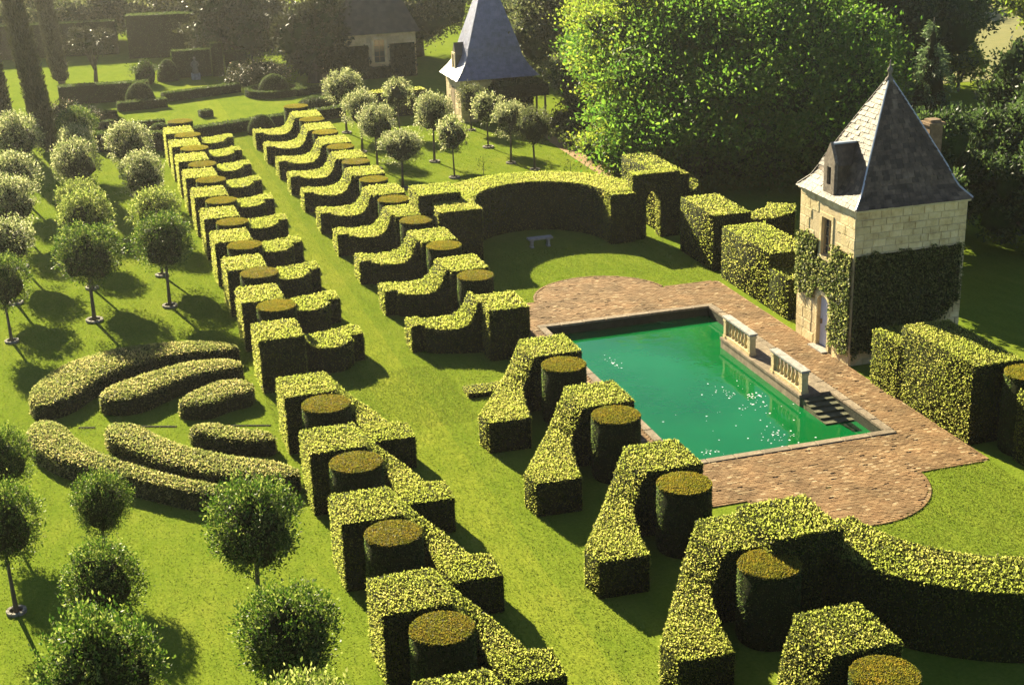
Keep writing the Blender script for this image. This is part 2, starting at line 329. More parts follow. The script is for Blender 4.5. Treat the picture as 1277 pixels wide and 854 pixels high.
def clad(g, dens, size, rg, stick=0.35, jit=0.045, top_extra=0.35, aspect=0.6, flat=True, topx=1.0):
    """leaf quads over the outside of a solid, with longer shoots on the top faces"""
    P, Nn = sample_solid(g, dens, rg)
    n = len(P)
    if n == 0: return np.zeros((0, 3))
    upf = Nn[:, 2] > 0.5
    D = norm(Nn * np.where(upf, stick, 0.6)[:, None] + rg.normal(size=(n, 3)) * 0.5)
    L = size * rg.uniform(0.7, 1.4, n)
    S = None
    if flat:
        S = norm(np.cross(D, norm(Nn * np.where(upf, 1.0, 0.0)[:, None] + np.array([-.12, .6, 0.]) * upf[:, None] + rg.normal(size=(n, 3)) * np.where(upf, .36, .6)[:, None])))
    top = upf & (rg.random(n) < 0.2)
    L[top] *= 1 + top_extra * rg.uniform(0.5, 2.0, top.sum()); D[top] = norm(D[top] + np.array([0, 0, 0.8]))
    P = P + Nn * rg.uniform(-jit, jit, n)[:, None] - D * (L * 0.3)[:, None]
    return leaf_verts(P, D, L, L * aspect * rg.uniform(0.8, 1.2, n), rg, S)
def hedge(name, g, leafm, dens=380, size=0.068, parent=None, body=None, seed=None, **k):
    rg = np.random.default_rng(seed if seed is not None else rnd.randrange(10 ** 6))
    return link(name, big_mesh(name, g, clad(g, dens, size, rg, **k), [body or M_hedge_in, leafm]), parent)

# ------------------------------------------------------------------ ground
PX0, PX1, PY0, PY1 = 17.8, 25.15, 40.1, 54.45       # pool opening
g = Geo()
def sheet(g, x0, x1, y0, y1, z=0.0): g.add([(x0, y0, z), (x1, y0, z), (x1, y1, z), (x0, y1, z)], [(0, 1, 2, 3)])
sheet(g, -400, PX0, -200, 600); sheet(g, PX1, 400, -200, 600); sheet(g, PX0, PX1, -200, PY0); sheet(g, PX0, PX1, PY1, 600)
struct(g.obj('lawn', [M_lawn]))
g = Geo(); sheet(g, 62, 140, 96, 190, 0.02); struct(g.obj('field', [M_field]))
g = Geo(); g.add([(29.3, 77, .012), (30.3, 77, .012), (30.5, 93, .012), (29.7, 93, .012)], [(0, 1, 2, 3)]); struct(g.obj('garden_path', [M_gravel]))

# pavement round the pool: sand bed with separate bricks laid in courses
CX, CYM = 21.45, 47.27
def on_paving(x, y):
    if PX0 - 0.26 < x < PX1 + 0.26 and PY0 - 0.26 < y < PY1 + 0.26: return False
    if 16.5 < x < 26.95 and 36.95 < y < 57.65: return True
    if (x - CX) ** 2 + (y - 57.4) ** 2 < 2.95 ** 2 and y >= 57: return True
    if (x - CX) ** 2 + (y - 37.15) ** 2 < 2.95 ** 2 and y <= 37.5: return True
    return False
g = Geo(); z = 0.004
pool_o = (PX0 - 0.26, PX1 + 0.26, PY0 - 0.26, PY1 + 0.26)
sheet(g, 16.45, pool_o[0], 36.9, 57.7, z); sheet(g, pool_o[1], 27.0, 36.9, 57.7, z); sheet(g, pool_o[0], pool_o[1], 36.9, pool_o[2], z); sheet(g, pool_o[0], pool_o[1], pool_o[3], 57.7, z)
for cy, s in ((57.45, 1), (37.1, -1)):
    arc = [(CX + 3.0 * math.cos(t * math.pi / 24), cy + s * max(3.0 * math.sin(t * math.pi / 24), 0.262), z) for t in range(25)]
    arc = [a for a in arc]
    if s < 0: arc = arc[::-1]
    g.add(arc, [tuple(range(len(arc)))])
pave = struct(g.obj('pavement', [M_joint]))
bv = []; bw, bh = 0.17, 0.085
rows = int((61 - 33.5) / (bh + 0.012))
for r in range(rows):
    y = 33.6 + r * (bh + 0.012)
    for c in range(int(11 / (bw + 0.012)) + 1):
        x = 16.3 + (c + 0.5 * (r % 2)) * (bw + 0.012)
        if on_paving(x + bw / 2, y + bh / 2) and rnd.random() > 0.02:
            zt = 0.020 + rnd.random() * 0.014; j = lambda: (rnd.random() - 0.5) * 0.011
            x0, x1, y0, y1 = x + j(), x + bw + j(), y + j() * .6, y + bh + j() * .6
            bv.append([(x0, y0, 0.0), (x1, y0, 0.0), (x1, y1, 0.0), (x0, y1, 0.0), (x0, y0, zt), (x1, y0, zt + j() * .4), (x1, y1, zt), (x0, y1, zt + j() * .4)])
def edge_brick(x, y, a, L=.19, W=.085):
    c, s_ = math.cos(a), math.sin(a); zt = .03 + rnd.random() * .01
    q = [(-L / 2 + .006, -W / 2), (L / 2 - .006, -W / 2), (L / 2 - .006, W / 2), (-L / 2 + .006, W / 2)]
    q = [(x + u * c - v * s_, y + u * s_ + v * c) for u, v in q]; bv.append([(a_, b_, 0.0) for a_, b_ in q] + [(a_, b_, zt) for a_, b_ in q])
for cy, s_ in ((57.4, 1), (37.15, -1)):
    n = 46
    for i in range(n + 1):
        t_ = math.pi * (i + .5) / n; xx, yy = CX + 3.0 * math.cos(t_), cy + s_ * 3.0 * math.sin(t_)
        if (s_ > 0 and yy > 57.72) or (s_ < 0 and yy < 36.88): edge_brick(xx, yy, t_ * s_ + math.pi / 2)
for i in range(int((57.65 - 36.95) / .19)): edge_brick(27.0, 36.95 + (i + .5) * .19, math.pi / 2); edge_brick(16.45, 36.95 + (i + .5) * .19, math.pi / 2)
for i in range(int((26.95 - 16.5) / .19)):
    xx = 16.5 + (i + .5) * .19
    if abs(xx - CX) > 2.95: edge_brick(xx, 57.70, 0); edge_brick(xx, 36.90, 0)
g = Geo()
for b in bv: g.add(b, [(4, 5, 6, 7), (0, 1, 5, 4), (1, 2, 6, 5), (2, 3, 7, 6), (3, 0, 4, 7)])
o = g.obj('paving_brick', [M_brick], pave); o['kind'] = 'stuff'

# pool: walls, water, coping slabs, platform with steps
ZW = -0.38
g = Geo()
x0, x1, y0, y1 = PX0, PX1, PY0, PY1
g.add([(x0, y0, -1.6), (x1, y0, -1.6), (x1, y1, -1.6), (x0, y1, -1.6), (x0, y0, 0.0), (x1, y0, 0.0), (x1, y1, 0.0), (x0, y1, 0.0)],
      [(0, 1, 2, 3), (0, 4, 5, 1), (1, 5, 6, 2), (2, 6, 7, 3), (3, 7, 4, 0)])
pool = g.obj('pool_basin', [M_poolwall]); struct(pool)
g = Geo(); sheet(g, x0 + .002, x1 - .002, y0 + .002, y1 - .002, ZW); struct(g.obj('water', [M_water]))
def slab_run(ax, a0, a1, fix0, fix1, zt, step, proto, parent):
    n = round((a1 - a0) / step); st = (a1 - a0) / n
    for i in range(n):
        o = bpy.data.objects.new('coping_slab', proto.data); col.objects.link(o); o.parent = parent
        L = st - 0.02
        if ax == 'x': o.location = (a0 + (i + .5) * st, (fix0 + fix1) / 2, zt + rnd.uniform(-.006, .006)); o.scale = (L, fix1 - fix0, 1)
        else: o.location = ((fix0 + fix1) / 2, a0 + (i + .5) * st, zt + rnd.uniform(-.006, .006)); o.scale = (fix1 - fix0, L, 1)
        o.rotation_euler = (0, 0, rnd.uniform(-.006, .006))
cop = thing('pool_coping', 'worn stone coping edging the green pool in the middle of the brick paving', 'coping', (0, 0, 0))
bm = bmesh.new(); bmesh.ops.create_cube(bm, size=1)
for v in bm.verts: v.co.z = v.co.z * 0.09
bmesh.ops.bevel(bm, geom=[e for e in bm.edges if abs(e.verts[0].co.z - e.verts[1].co.z) < 1e-4 and e.verts[0].co.z > 0], offset=0.018, segments=1, affect='EDGES')
me = bpy.data.meshes.new('coping_slab'); bm.to_mesh(me); bm.free(); me.materials.append(M_coping)
class _P: pass
_p = _P(); _p.data = me
W2 = 0.27
slab_run('x', x0 - W2, x1 + W2, y1 - 0.02, y1 + W2, 0.012, 0.95, _p, cop)
slab_run('x', x0 - W2, x1 + W2, y0 - W2, y0 + 0.02, 0.012, 0.95, _p, cop)
slab_run('y', y0 + 0.03, y1 - 0.03, x1 - 0.02, x1 + W2, 0.012, 0.95, _p, cop)
slab_run('y', y0 + 0.03, y1 - 0.03, x0 - W2, x0 + 0.02, 0.012, 0.95, _p, cop)
PLX = 23.95
plat = thing('pool_platform', 'narrow stone landing jutting into the pool under the two balustrades', 'platform', (0, 0, 0))
g = Geo(); g.box(PLX, PX1 - .021, 43.95, 50.65, -1.4, -0.04); g.obj('wall', [M_coping], plat)
g = Geo()
n = 7
for i in range(n):
    a = 43.92 + (50.68 - 43.92) * i / n; b = 43.92 + (50.68 - 43.92) * (i + 1) / n - 0.015
    q = Geo(); q.box(PLX - .04, PX1 - .023, a, b, -0.037, 0.06); q.obj('slab', [M_coping], plat)
stair = thing('pool_steps', 'mossy stone steps going down into the pool beside the near balustrade', 'steps', (0, 0, 0))
M_moss = solid_mat('mossy_stone', [(0.3, (0.05, 0.055, 0.025)), (0.6, (0.12, 0.115, 0.06)), (0.8, (0.2, 0.18, 0.11))], 5, bump=0.5)
for i in range(7):
    yb = 43.94 - i * 0.36; q = Geo(); q.box(PLX + .05, PX1 - .024, yb - 0.38, yb, -1.3, -0.075 - i * 0.07)
    q.box(PLX + .04, PX1 - .03, yb - 0.40, yb - 0.05, -0.0749 - i * 0.07, -0.055 - i * 0.07)
    q.obj('step', [M_moss], stair)

def balustrade(y0, y1, label):
    t = thing('stone_balustrade', label, 'balustrade', (24.16, (y0 + y1) / 2, 0.06), 'balustrades on the pool landing')
    h = (y1 - y0) / 2
    g = Geo(); g.box(-.13, .13, -h + .2, h - .2, 0, 0.13); g.obj('base_rail', [M_stone], t)
    g = Geo(); g.box(-.17, .17, -h - .04, h + .04, 0.84, 0.9); g.box(-.145, .145, -h + .02, h - .02, .79, .8398); g.obj('top_rail', [M_grey], t)
    for s in (-1, 1):
        g = Geo(); yc = s * (h - 0.12); g.box(-.15, .15, yc - .12, yc + .12, 0, .12); g.box(-.125, .125, yc - .10, yc + .10, .1202, .7); g.box(-.15, .15, yc - .12, yc + .12, .7002, .788); g.obj('end_pier', [M_stone], t)
    prof = [(.075, 0), (.075, .05), (.045, .07), (.06, .13), (.088, .22), (.08, .3), (.05, .42), (.04, .5), (.055, .53), (.045, .56), (.07, .6), (.07, .655)]
    me = Geo().lathe(prof, 10).mesh('baluster', [M_stone], True)
    n = 7
    for i in range(n): link('baluster', me, t, (0, -h + .36 + (2 * h - .72) * i / (n - 1), .13))
balustrade(48.2, 50.6, 'pale stone balustrade on the pool edge, the one farther from the steps')
balustrade(43.98, 46.45, 'pale stone balustrade on the pool edge right beside the steps')
# pale flakes that paint sky reflections onto the water
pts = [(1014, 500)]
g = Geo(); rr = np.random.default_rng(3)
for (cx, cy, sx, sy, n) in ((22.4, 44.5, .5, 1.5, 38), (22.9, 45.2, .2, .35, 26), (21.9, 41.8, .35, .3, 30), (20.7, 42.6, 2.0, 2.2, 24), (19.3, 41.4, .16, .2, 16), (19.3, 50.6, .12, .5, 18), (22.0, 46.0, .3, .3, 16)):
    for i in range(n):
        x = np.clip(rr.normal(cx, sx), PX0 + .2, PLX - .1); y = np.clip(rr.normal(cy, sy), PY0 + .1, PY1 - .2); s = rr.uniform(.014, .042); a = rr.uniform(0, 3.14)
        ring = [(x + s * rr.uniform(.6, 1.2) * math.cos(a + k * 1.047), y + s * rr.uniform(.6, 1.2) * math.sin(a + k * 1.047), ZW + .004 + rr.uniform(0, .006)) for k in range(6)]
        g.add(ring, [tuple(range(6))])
stuff(g.obj('pool_glints', [M_glint]), 'pale flakes laid on the green pool in place of sky reflections', 'glints')

# turf step in the crossing and the painted riser shade across the fan bed
o = tag(Geo().obj('turf_step', [M_lawn]) if False else hedge('turf_step', Geo().box(12.75, 14.25, 48.05, 48.95, 0, .16), M_horn, 500, .045, top_extra=0), 'low flat-clipped green slab lying in the lawn between the hedge rows', 'low hedge')

# ------------------------------------------------------------------ the two rows of hornbeam buttresses with yew drums
HT, HL = 2.04, 1.08
T_far = [(-2.1, 1.0, 2.55, 1.04), (-1.7, .72, 2.6, .98), (-1.07, .48, 2.6, .99), (-.75, .38, 2.5, 1.05), (-.5, .31, 2.4, 1.22), (-.33, .27, 2.3, 1.48), (-.22, .26, 2.2, 1.78), (-.14, .25, 2.15, 2.02), (0.02, .25, 2.06, 2.035)]
T_left = [(-2.1, 1.75, 3.3, 1.06), (-1.85, 1.4, 3.3, 1.03), (-1.5, 1.2, 3.3, 1.0), (-1.07, 1.2, 3.2, 1.0), (-.7, 1.3, 3.0, 1.03), (-.4, 1.45, 2.8, 1.12), (-.22, 1.5, 2.6, 1.35), (-.08, 1.5, 2.4, 1.75), (0.02, 1.5, 2.2, 2.03)]
def far_unit(sx, px, yf, wide=1.65, shift=0.0):
    """sx=+1: tall block on the right; px = x of the tall block's path-side face; yf = front y"""
    t = link('hedge_buttress', None, None, (px, yf, 0))
    X = lambda a: a * sx
    def bx(a0, a1, y0, y1, h):
        q = sorted((X(a0), X(a1))); return Geo().box(q[0], q[1], y0, y1, 0, h)
    hedge('tall_block', bx(0, wide, 0, 2.15, HT), M_horn, parent=t)
    sc_ = 1.0
    T = T_far if sx > 0 else T_left
    if sx < 0: shift = 0
    L = [(X(a), b + shift) for a, b, c, h in T]; Rr = [(X(a), min(c + shift * .6, 3.4)) for a, b, c, h in T]; H = [h for *_, h in T]
    if sx < 0: shift = .95
    if sx > 0: g = Geo().ribbon(Rr[::1], L[::1], H) if False else Geo().ribbon(L, Rr, H)
    else: g = Geo().ribbon(Rr, L, H)
    fix(g); hedge('scroll_wing', g, M_horn, parent=t)
    hedge('end_pier', bx(-2.62, -2.1, 1.2 + shift, (2.5 + shift * .8) if sx > 0 else 3.35, HL), M_horn, parent=t)
    return t
def fix(g):
    """make the faces of one closed solid point outwards"""
    bm = bmesh.new(); vs = [bm.verts.new(v) for v in g.v]
    for f in g.f:
        try: bm.faces.new([vs[i] for i in f])
        except ValueError: pass
    bmesh.ops.recalc_face_normals(bm, faces=bm.faces[:]); bm.verts.index_update()
    g.v = [tuple(v.co) for v in bm.verts]; g.f = [tuple(v.index for v in f.verts) for f in bm.faces]; g.m = [0] * len(g.f); bm.free(); return g
W_RIGHT = ([(-3.44, -1.17), (-2.58, .26), (-2.08, 1.06), (-1.6, 1.85), (-1.2, 2.45), (-.95, 2.7), (-.72, 2.8)], [(-1.9, -2.03), (-1.72, -.9), (-1.36, .5), (-1.15, .85), (-1.0, .95), (-.88, .98), (-.72, 1.0)])
W_LEFT = ([(-2.63, -.3), (-2.06, -.2), (-1.69, 1.4), (-1.42, 2.1), (-1.1, 2.5), (-.8, 2.75), (-.48, 2.85)], [(-1.1, -.7), (-1.03, .2), (-1.03, .9), (-1.0, 1.0), (-.86, 1.0), (-.68, 1.0), (-.48, 1.0)])
E_H = [1.08, 1.08, 1.1, 1.16, 1.36, 1.65, 2.03]
def near_unit(sx, px, yf):
    """px = x of the drum centre, yf = y of the drum centre"""
    t = link('hedge_buttress', None, None, (px, yf, 0))
    X = lambda a: a * sx
    q = sorted((X(-.74 if sx > 0 else -.5), X(1.0 if sx > 0 else 1.2))); E_L, E_R = W_RIGHT if sx > 0 else W_LEFT
    hedge('tall_block', Geo().box(q[0], q[1], .95, 2.9, 0, HT), M_horn, 640, .053, parent=t)
    L = [(X(a), b) for a, b in E_L]; Rr = [(X(a), b) for a, b in E_R]
    hedge('scroll_wing', fix(Geo().ribbon(L, Rr, E_H)), M_horn, 640, .053, parent=t)
    g = Geo(); lo = [(X(-2.61), -.32), (X(-2.57), -1.55), (X(-1.24), -1.5), (X(-1.1), -.7), (X(-1.05), .1), (X(-2.05), -.22)] if sx < 0 else [(X(-3.42), -1.2), (X(-3.30), -2.0), (X(-1.9), -2.05), (X(-1.74), -.95), (X(-2.0), -.6), (X(-2.63), .08)]
    n = len(lo); g.add([(a, b, 0) for a, b in lo] + [(a, b, HL) for a, b in lo], [tuple(range(n)), tuple(n + i for i in range(n))] + [(i, (i + 1) % n, n + (i + 1) % n, n + i) for i in range(n)])
    hedge('end_block', fix(g), M_horn, 640, .053, parent=t)
    return t
def yew(x, y, z=2.03):
    t = link('yew_drum', None, None, (x, y, 0))
    for ch in drum_protos[rnd.randrange(len(drum_protos))].children if drum_protos else []:
        copy_tree(ch, None, t)
    t.rotation_euler = (0, 0, 0)
    return t
drum_protos = []
def make_drum(seed):
    r = 0.78; n = 36
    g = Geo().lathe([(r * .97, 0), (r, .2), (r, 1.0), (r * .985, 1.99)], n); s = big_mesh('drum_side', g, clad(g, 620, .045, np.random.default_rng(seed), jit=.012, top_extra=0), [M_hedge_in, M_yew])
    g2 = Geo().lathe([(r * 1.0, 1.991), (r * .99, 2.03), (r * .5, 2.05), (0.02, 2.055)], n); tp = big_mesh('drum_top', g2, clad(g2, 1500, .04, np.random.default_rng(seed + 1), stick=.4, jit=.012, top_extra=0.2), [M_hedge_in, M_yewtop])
    return s, tp
drum_mesh = [make_drum(40 + 3 * i) for i in range(3)]
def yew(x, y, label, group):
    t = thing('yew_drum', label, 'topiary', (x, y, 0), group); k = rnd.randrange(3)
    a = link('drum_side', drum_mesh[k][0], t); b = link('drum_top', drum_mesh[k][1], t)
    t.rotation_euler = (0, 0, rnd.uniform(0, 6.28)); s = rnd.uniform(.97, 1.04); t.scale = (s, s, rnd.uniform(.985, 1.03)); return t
LF = [51.31, 56.1, 60.78, 65.41, 69.9, 74.45, 79.0, 83.3, 87.5, 91.6]
for i, y in enumerate(LF):
    t = far_unit(-1, 7.4, y, 1.66, .55)
    tag(t, f'clipped hornbeam buttress, {WORDS[i]} of the left row going away from the fan bed', 'hedge', 'hornbeam buttresses along the grass walk')
    if i: yew(6.97, y - .82, f'flat-topped yew drum against the {WORDS[i]} buttress of the left row behind the fan bed', 'yew drums between the buttresses')
yew(6.95, 95.6, 'flat-topped yew drum closing the far end of the left row, before the parterre', 'yew drums between the buttresses')
RF = [(53.57, 14.6, 51.46), (58.38, 14.6, 57.05), (63.2, 14.52, 61.85), (68.07, 14.45, 66.7), (72.46, 14.4, 71.25), (77.11, 14.36, 75.85), (81.3, 14.3, 80.2), (85.41, 14.28, 84.6), (89.88, 14.2, 89.0), (94.4, 14.15, 93.4)]
for i, (yp, px, y) in enumerate(RF):
    t = far_unit(1, px, y, 1.6, min(yp - y - 1.2, .9) if i == 0 else yp - y - 1.2)
    tag(t, f'clipped hornbeam buttress, {WORDS[i]} of the right row going away from the pool corner', 'hedge', 'hornbeam buttresses along the grass walk')
    if i: yew(px + .78, y - .85, f'flat-topped yew drum against the {WORDS[i]} buttress of the right row beyond the pool', 'yew drums between the buttresses')
yew(14.75, 97.7, 'flat-topped yew drum closing the far end of the right row, before the parterre', 'yew drums between the buttresses')
for i, y in enumerate([44.45, 39.6, 34.65, 29.55, 24.6]):
    t = near_unit(-1, 6.95, y)
    tag(t, f'large clipped hornbeam buttress, {WORDS[i]} of the left row from the crossing towards the viewer', 'hedge', 'hornbeam buttresses along the grass walk')
    if i < 4: yew(6.95, y, f'yew drum in the crook of the {WORDS[i]} foreground buttress of the left row', 'yew drums between the buttresses')
for i, (x, y) in enumerate([(15.4, 45.1), (15.4, 40.1), (15.45, 34.85), (15.5, 29.65), (15.65, 24.35)]):
    t = near_unit(1, x, y)
    tag(t, f'large clipped hornbeam buttress, {WORDS[i]} of the right row from the pool corner towards the viewer', 'hedge', 'hornbeam buttresses along the grass walk')
    yew(x, y, f'yew drum in the crook of the {WORDS[i]} foreground buttress of the right row', 'yew drums between the buttresses')

# ------------------------------------------------------------------ exedra hedges
def arc_ribbon(cx, cy, ai, bi, ao, bo, t0, t1, h, n=24):
    L = []; Rr = []
    for i in range(n + 1):
        t = math.radians(t0 + (t1 - t0) * i / n)
        L.append((cx + ao * math.cos(t), cy + bo * math.sin(t))); Rr.append((cx + ai * math.cos(t), cy + bi * math.sin(t)))
    return fix(Geo().ribbon(L, Rr, [h] * (n + 1)))
t = thing('exedra_hedge', 'curved clipped hedge wall enclosing the shaded lawn with the bench', 'hedge', (0, 0, 0), 'curved hedges closing the pool garden')
hedge('curved_wall', arc_ribbon(21.45, 65.6, 3.3, 3.5, 5.3, 5.7, -2, 182, 2.5), M_horn, 460, .064, parent=t)
hedge('end_block', Geo().box(16.1, 18.2, 64.9, 65.55, 0, 2.5), M_horn, 460, .064, parent=t)
hedge('corner_block', Geo().box(15.65, 17.7, 66.9, 69.0, 0, 2.9), M_horn, 460, .064, parent=t)
hedge('right_block', Geo().box(24.75, 26.0, 65.0, 69.0, 0, 2.45), M_horn, 460, .064, parent=t)
t = thing('hedge_arch', 'tall clipped hedge with a narrow arched opening beside the curved hedge', 'hedge', (0, 0, 0))
def arch_hedge(t, x0, x1, y0, y1, h, ox0, ox1, oh):
    hedge('left_jamb', Geo().box(x0, ox0, y0, y1, 0, h), M_horn, 460, .064, parent=t)
    hedge('right_jamb', Geo().box(ox1, x1, y0, y1, 0, h), M_horn, 460, .064, parent=t)
    n = 8; xs = [ox0 + (ox1 - ox0) * i / n for i in range(n + 1)]; zs = [oh - .55 + .55 * math.sin(math.pi * i / n) for i in range(n + 1)]
    v = []; f = []
    for x, z_ in zip(xs, zs): v += [(x, y0, z_), (x, y0, h), (x, y1, h), (x, y1, z_)]
    for i in range(n):
        for j in range(4): f.append((4 * i + j, 4 * i + (j + 1) % 4, 4 * i + 4 + (j + 1) % 4, 4 * i + 4 + j))
    f += [(0, 1, 2, 3), (4 * n, 4 * n + 1, 4 * n + 2, 4 * n + 3)]
    g = Geo().add(v, f); hedge('lintel', fix(g), M_horn, 460, .064, parent=t)
arch_hedge(t, 26.02, 28.5, 65.3, 66.0, 3.25, 26.65, 27.5, 2.4)
o = hedge('side_hedge', Geo().box(27.75, 29.3, 66.02, 71.3, 0, 2.9), M_horn, 170); tag(o, 'clipped hedge running back from the arched hedge towards the trees', 'hedge')
# near exedra
t = thing('exedra_hedge', 'curved clipped hedge in the lower right corner with its dark outer side to the viewer', 'hedge', (0, 0, 0), 'curved hedges closing the pool garden')
hedge('curved_wall', arc_ribbon(23.0, 32.0, 4.1, 4.1, 6.05, 6.05, 186, 345, 1.9), M_horn, 460, .064, parent=t)
hedge('end_block', Geo().box(15.75, 17.75, 29.95, 32.1, 0, 2.5), M_horn, 460, .064, parent=t)
# hedges right of the pool walk
t = thing('walk_hedge', 'stepped clipped hedge between the pool walk and the tower, left of the tower door', 'hedge', (0, 0, 0), 'hedges beside the pool walk')
hedge('high_block', Geo().box(27.42, 29.5, 53.4, 58.1, 0, 2.35), M_horn, 200, parent=t)
hedge('low_block', Geo().box(27.42, 29.0, 51.6, 53.38, 0, 1.75), M_horn, 200, parent=t)
o = hedge('walk_hedge', Geo().box(27.45, 29.3, 59.05, 62.8, 0, 2.6), M_horn, 190); tag(o, 'square clipped hedge block between the arched hedge and the stepped hedge by the pool walk', 'hedge', 'hedges beside the pool walk')
o = hedge('curved_hedge', fix(Geo().ribbon([(29.6, 66.2), (30.6, 67.6), (31.0, 69.3), (30.6, 71)], [(29.5, 67.2), (29.7, 68.2), (29.8, 69.3), (29.6, 70.6)], [1.9] * 4)), M_horn, 170); tag(o, 'low curving hedge in the shade behind the arched hedge', 'hedge')
o = hedge('curved_hedge', fix(Geo().ribbon([(29.35, 60.0), (30.6, 59.6), (32.2, 60.3), (32.9, 61.6)], [(29.35, 61.7), (30.4, 61.2), (31.4, 61.6), (31.8, 62.4)], [2.0] * 4)), M_horn, 170); tag(o, 'low curving hedge in the shade behind the stepped hedge and left of the tower', 'hedge')
t = thing('tower_hedge', 'broad clipped hedge with a lower shoulder standing in front of the tower corner', 'hedge', (0, 0, 0), 'hedges beside the pool walk')
hedge('high_block', Geo().box(27.05, 28.9, 38.15, 42.5, 0, 2.75), M_horn, 640, .055, parent=t)
hedge('shoulder', Geo().box(27.0, 28.8, 42.52, 44.3, 0, 2.05), M_horn, 640, .055, parent=t)
yew(28.5, 37.25, 'yew drum standing between the two clipped hedges at the right edge', 'yew drums between the buttresses').scale = (1, 1, 1.32)
o = hedge('tower_hedge', Geo().box(27.75, 29.6, 33.8, 36.7, 0, 2.4), M_horn, 640, .055); tag(o, 'clipped hedge block cut by the right edge of the view beyond the yew drum', 'hedge', 'hedges beside the pool walk')

# bench
t = thing('stone_bench', 'grey stone bench on the shaded lawn inside the curved hedge', 'bench', (21.4, 66.0, 0)); t.rotation_euler = (0, 0, .0)
g = Geo(); g.box(-.62, .62, -.2, .2, .40, .49); g.obj('seat', [M_grey], t)
for s in (-1, 1):
    g = Geo(); g.box(s * .42 - .08, s * .42 + .08, -.15, .15, 0, .06); g.box(s * .42 - .055, s * .42 + .055, -.13, .13, .0602, .34); g.box(s * .42 - .08, s * .42 + .08, -.15, .15, .3402, .3998); g.obj('leg', [M_grey], t)

# ------------------------------------------------------------------ fan shaped bed of low hedges
PROF = [(0, 0), (.015, .72), (.07, .92), (.22, .99), (.5, 1.0), (.78, .99), (.93, .92), (.985, .72), (1, 0)]
def resample(P, n):
    P = np.array(P, float); d = np.r_[0, np.cumsum(np.linalg.norm(np.diff(P, axis=0), axis=1))]; s = np.linspace(0, d[-1], n)
    return np.c_[np.interp(s, d, P[:, 0]), np.interp(s, d, P[:, 1])]
def smooth(P, k=2):
    P = P.copy()
    for _ in range(k): P[1:-1] = .25 * P[:-2] + .5 * P[1:-1] + .25 * P[2:]
    return P
def crescent(A, B, h, label):
    n = 22; A = smooth(resample(A, n)); B = smooth(resample(B, n))
    c = (A + B) / 2; H = []
    for i in range(n):
        e = min(i, n - 1 - i) / 2.5; k = 1.0 * min(1, .35 + .65 * math.sqrt(min(1, e)) if e < 1 else 1)
        A[i] = c[i] + (A[i] - c[i]) * k; B[i] = c[i] + (B[i] - c[i]) * k; H.append(h * (.75 + .25 * k))
    o = hedge('crescent_hedge', fix(Geo().ribbon(A, B, H, prof=PROF)), M_fan, 420, .075, stick=.5, top_extra=.1)
    return tag(o, label, 'low hedge', 'crescents of the fan shaped bed')
crescent([(-2.85, 51.9), (-2.3, 54.2), (-1.0, 56.1), (1, 56.9), (3.1, 56.7), (5.2, 56.0)], [(-1.3, 51.3), (-.6, 52.7), (.3, 53.9), (1.6, 54.8), (3.4, 55.1), (5.4, 54.6)], .66, 'outermost dark crescent hedge of the fan bed, on the far half')
crescent([(-.45, 51.5), (.2, 52.6), (1.4, 53.4), (3.2, 54.2), (5.1, 54.0)], [(1.2, 50.7), (1.9, 51.5), (2.8, 52.2), (3.7, 52.6), (5.3, 52.6)], .66, 'middle crescent hedge of the fan bed, on the far half')
crescent([(2.35, 50.0), (3.0, 51.0), (4.2, 51.9), (5.3, 51.6)], [(3.5, 49.4), (3.9, 49.7), (4.4, 50.0), (5.3, 50.2)], .6, 'innermost short crescent hedge of the fan bed, on the far half')
crescent([(-2.8, 50.3), (-2.6, 48.3), (-1.7, 46.3), (.4, 44.1), (1.9, 42.5), (3.4, 41.3)], [(-1.4, 50.1), (-1.1, 48.3), (-.4, 46.7), (.9, 44.9), (2.4, 43.2), (3.9, 42.2)], .62, 'outermost pinkish crescent hedge of the fan bed, on the near half')
crescent([(-.35, 49.0), (.0, 47.7), (1.2, 45.4), (2.5, 43.8), (4.0, 42.7), (5.6, 42.0)], [(1.0, 49.0), (1.4, 47.8), (2.2, 46.4), (3.3, 45.2), (4.6, 44.1), (5.7, 43.5)], .62, 'middle pinkish crescent hedge of the fan bed, on the near half')
crescent([(2.5, 47.9), (2.9, 47.1), (3.8, 46.1), (5.3, 45.3)], [(3.6, 48.0), (3.9, 47.5), (4.5, 46.9), (5.4, 46.4)], .56, 'innermost short crescent hedge of the fan bed, on the near half')
t = thing('riser_shade', 'dark strips painting the shaded turf riser across the fan shaped bed', 'painted shade', (0, 0, 0))  # dark strips paint the shade on a low turf riser
for a, b in (((-.95, 50.35), (-.4, 50.15)), ((.95, 49.75), (2.35, 49.2)), ((3.75, 48.75), (5.5, 48.1))):
    Geo().ribbon([a, b], [(a[0] + .03, a[1] + .12), (b[0] + .03, b[1] + .12)], [.022, .022]).obj('strip', [M_hedge_in], t)

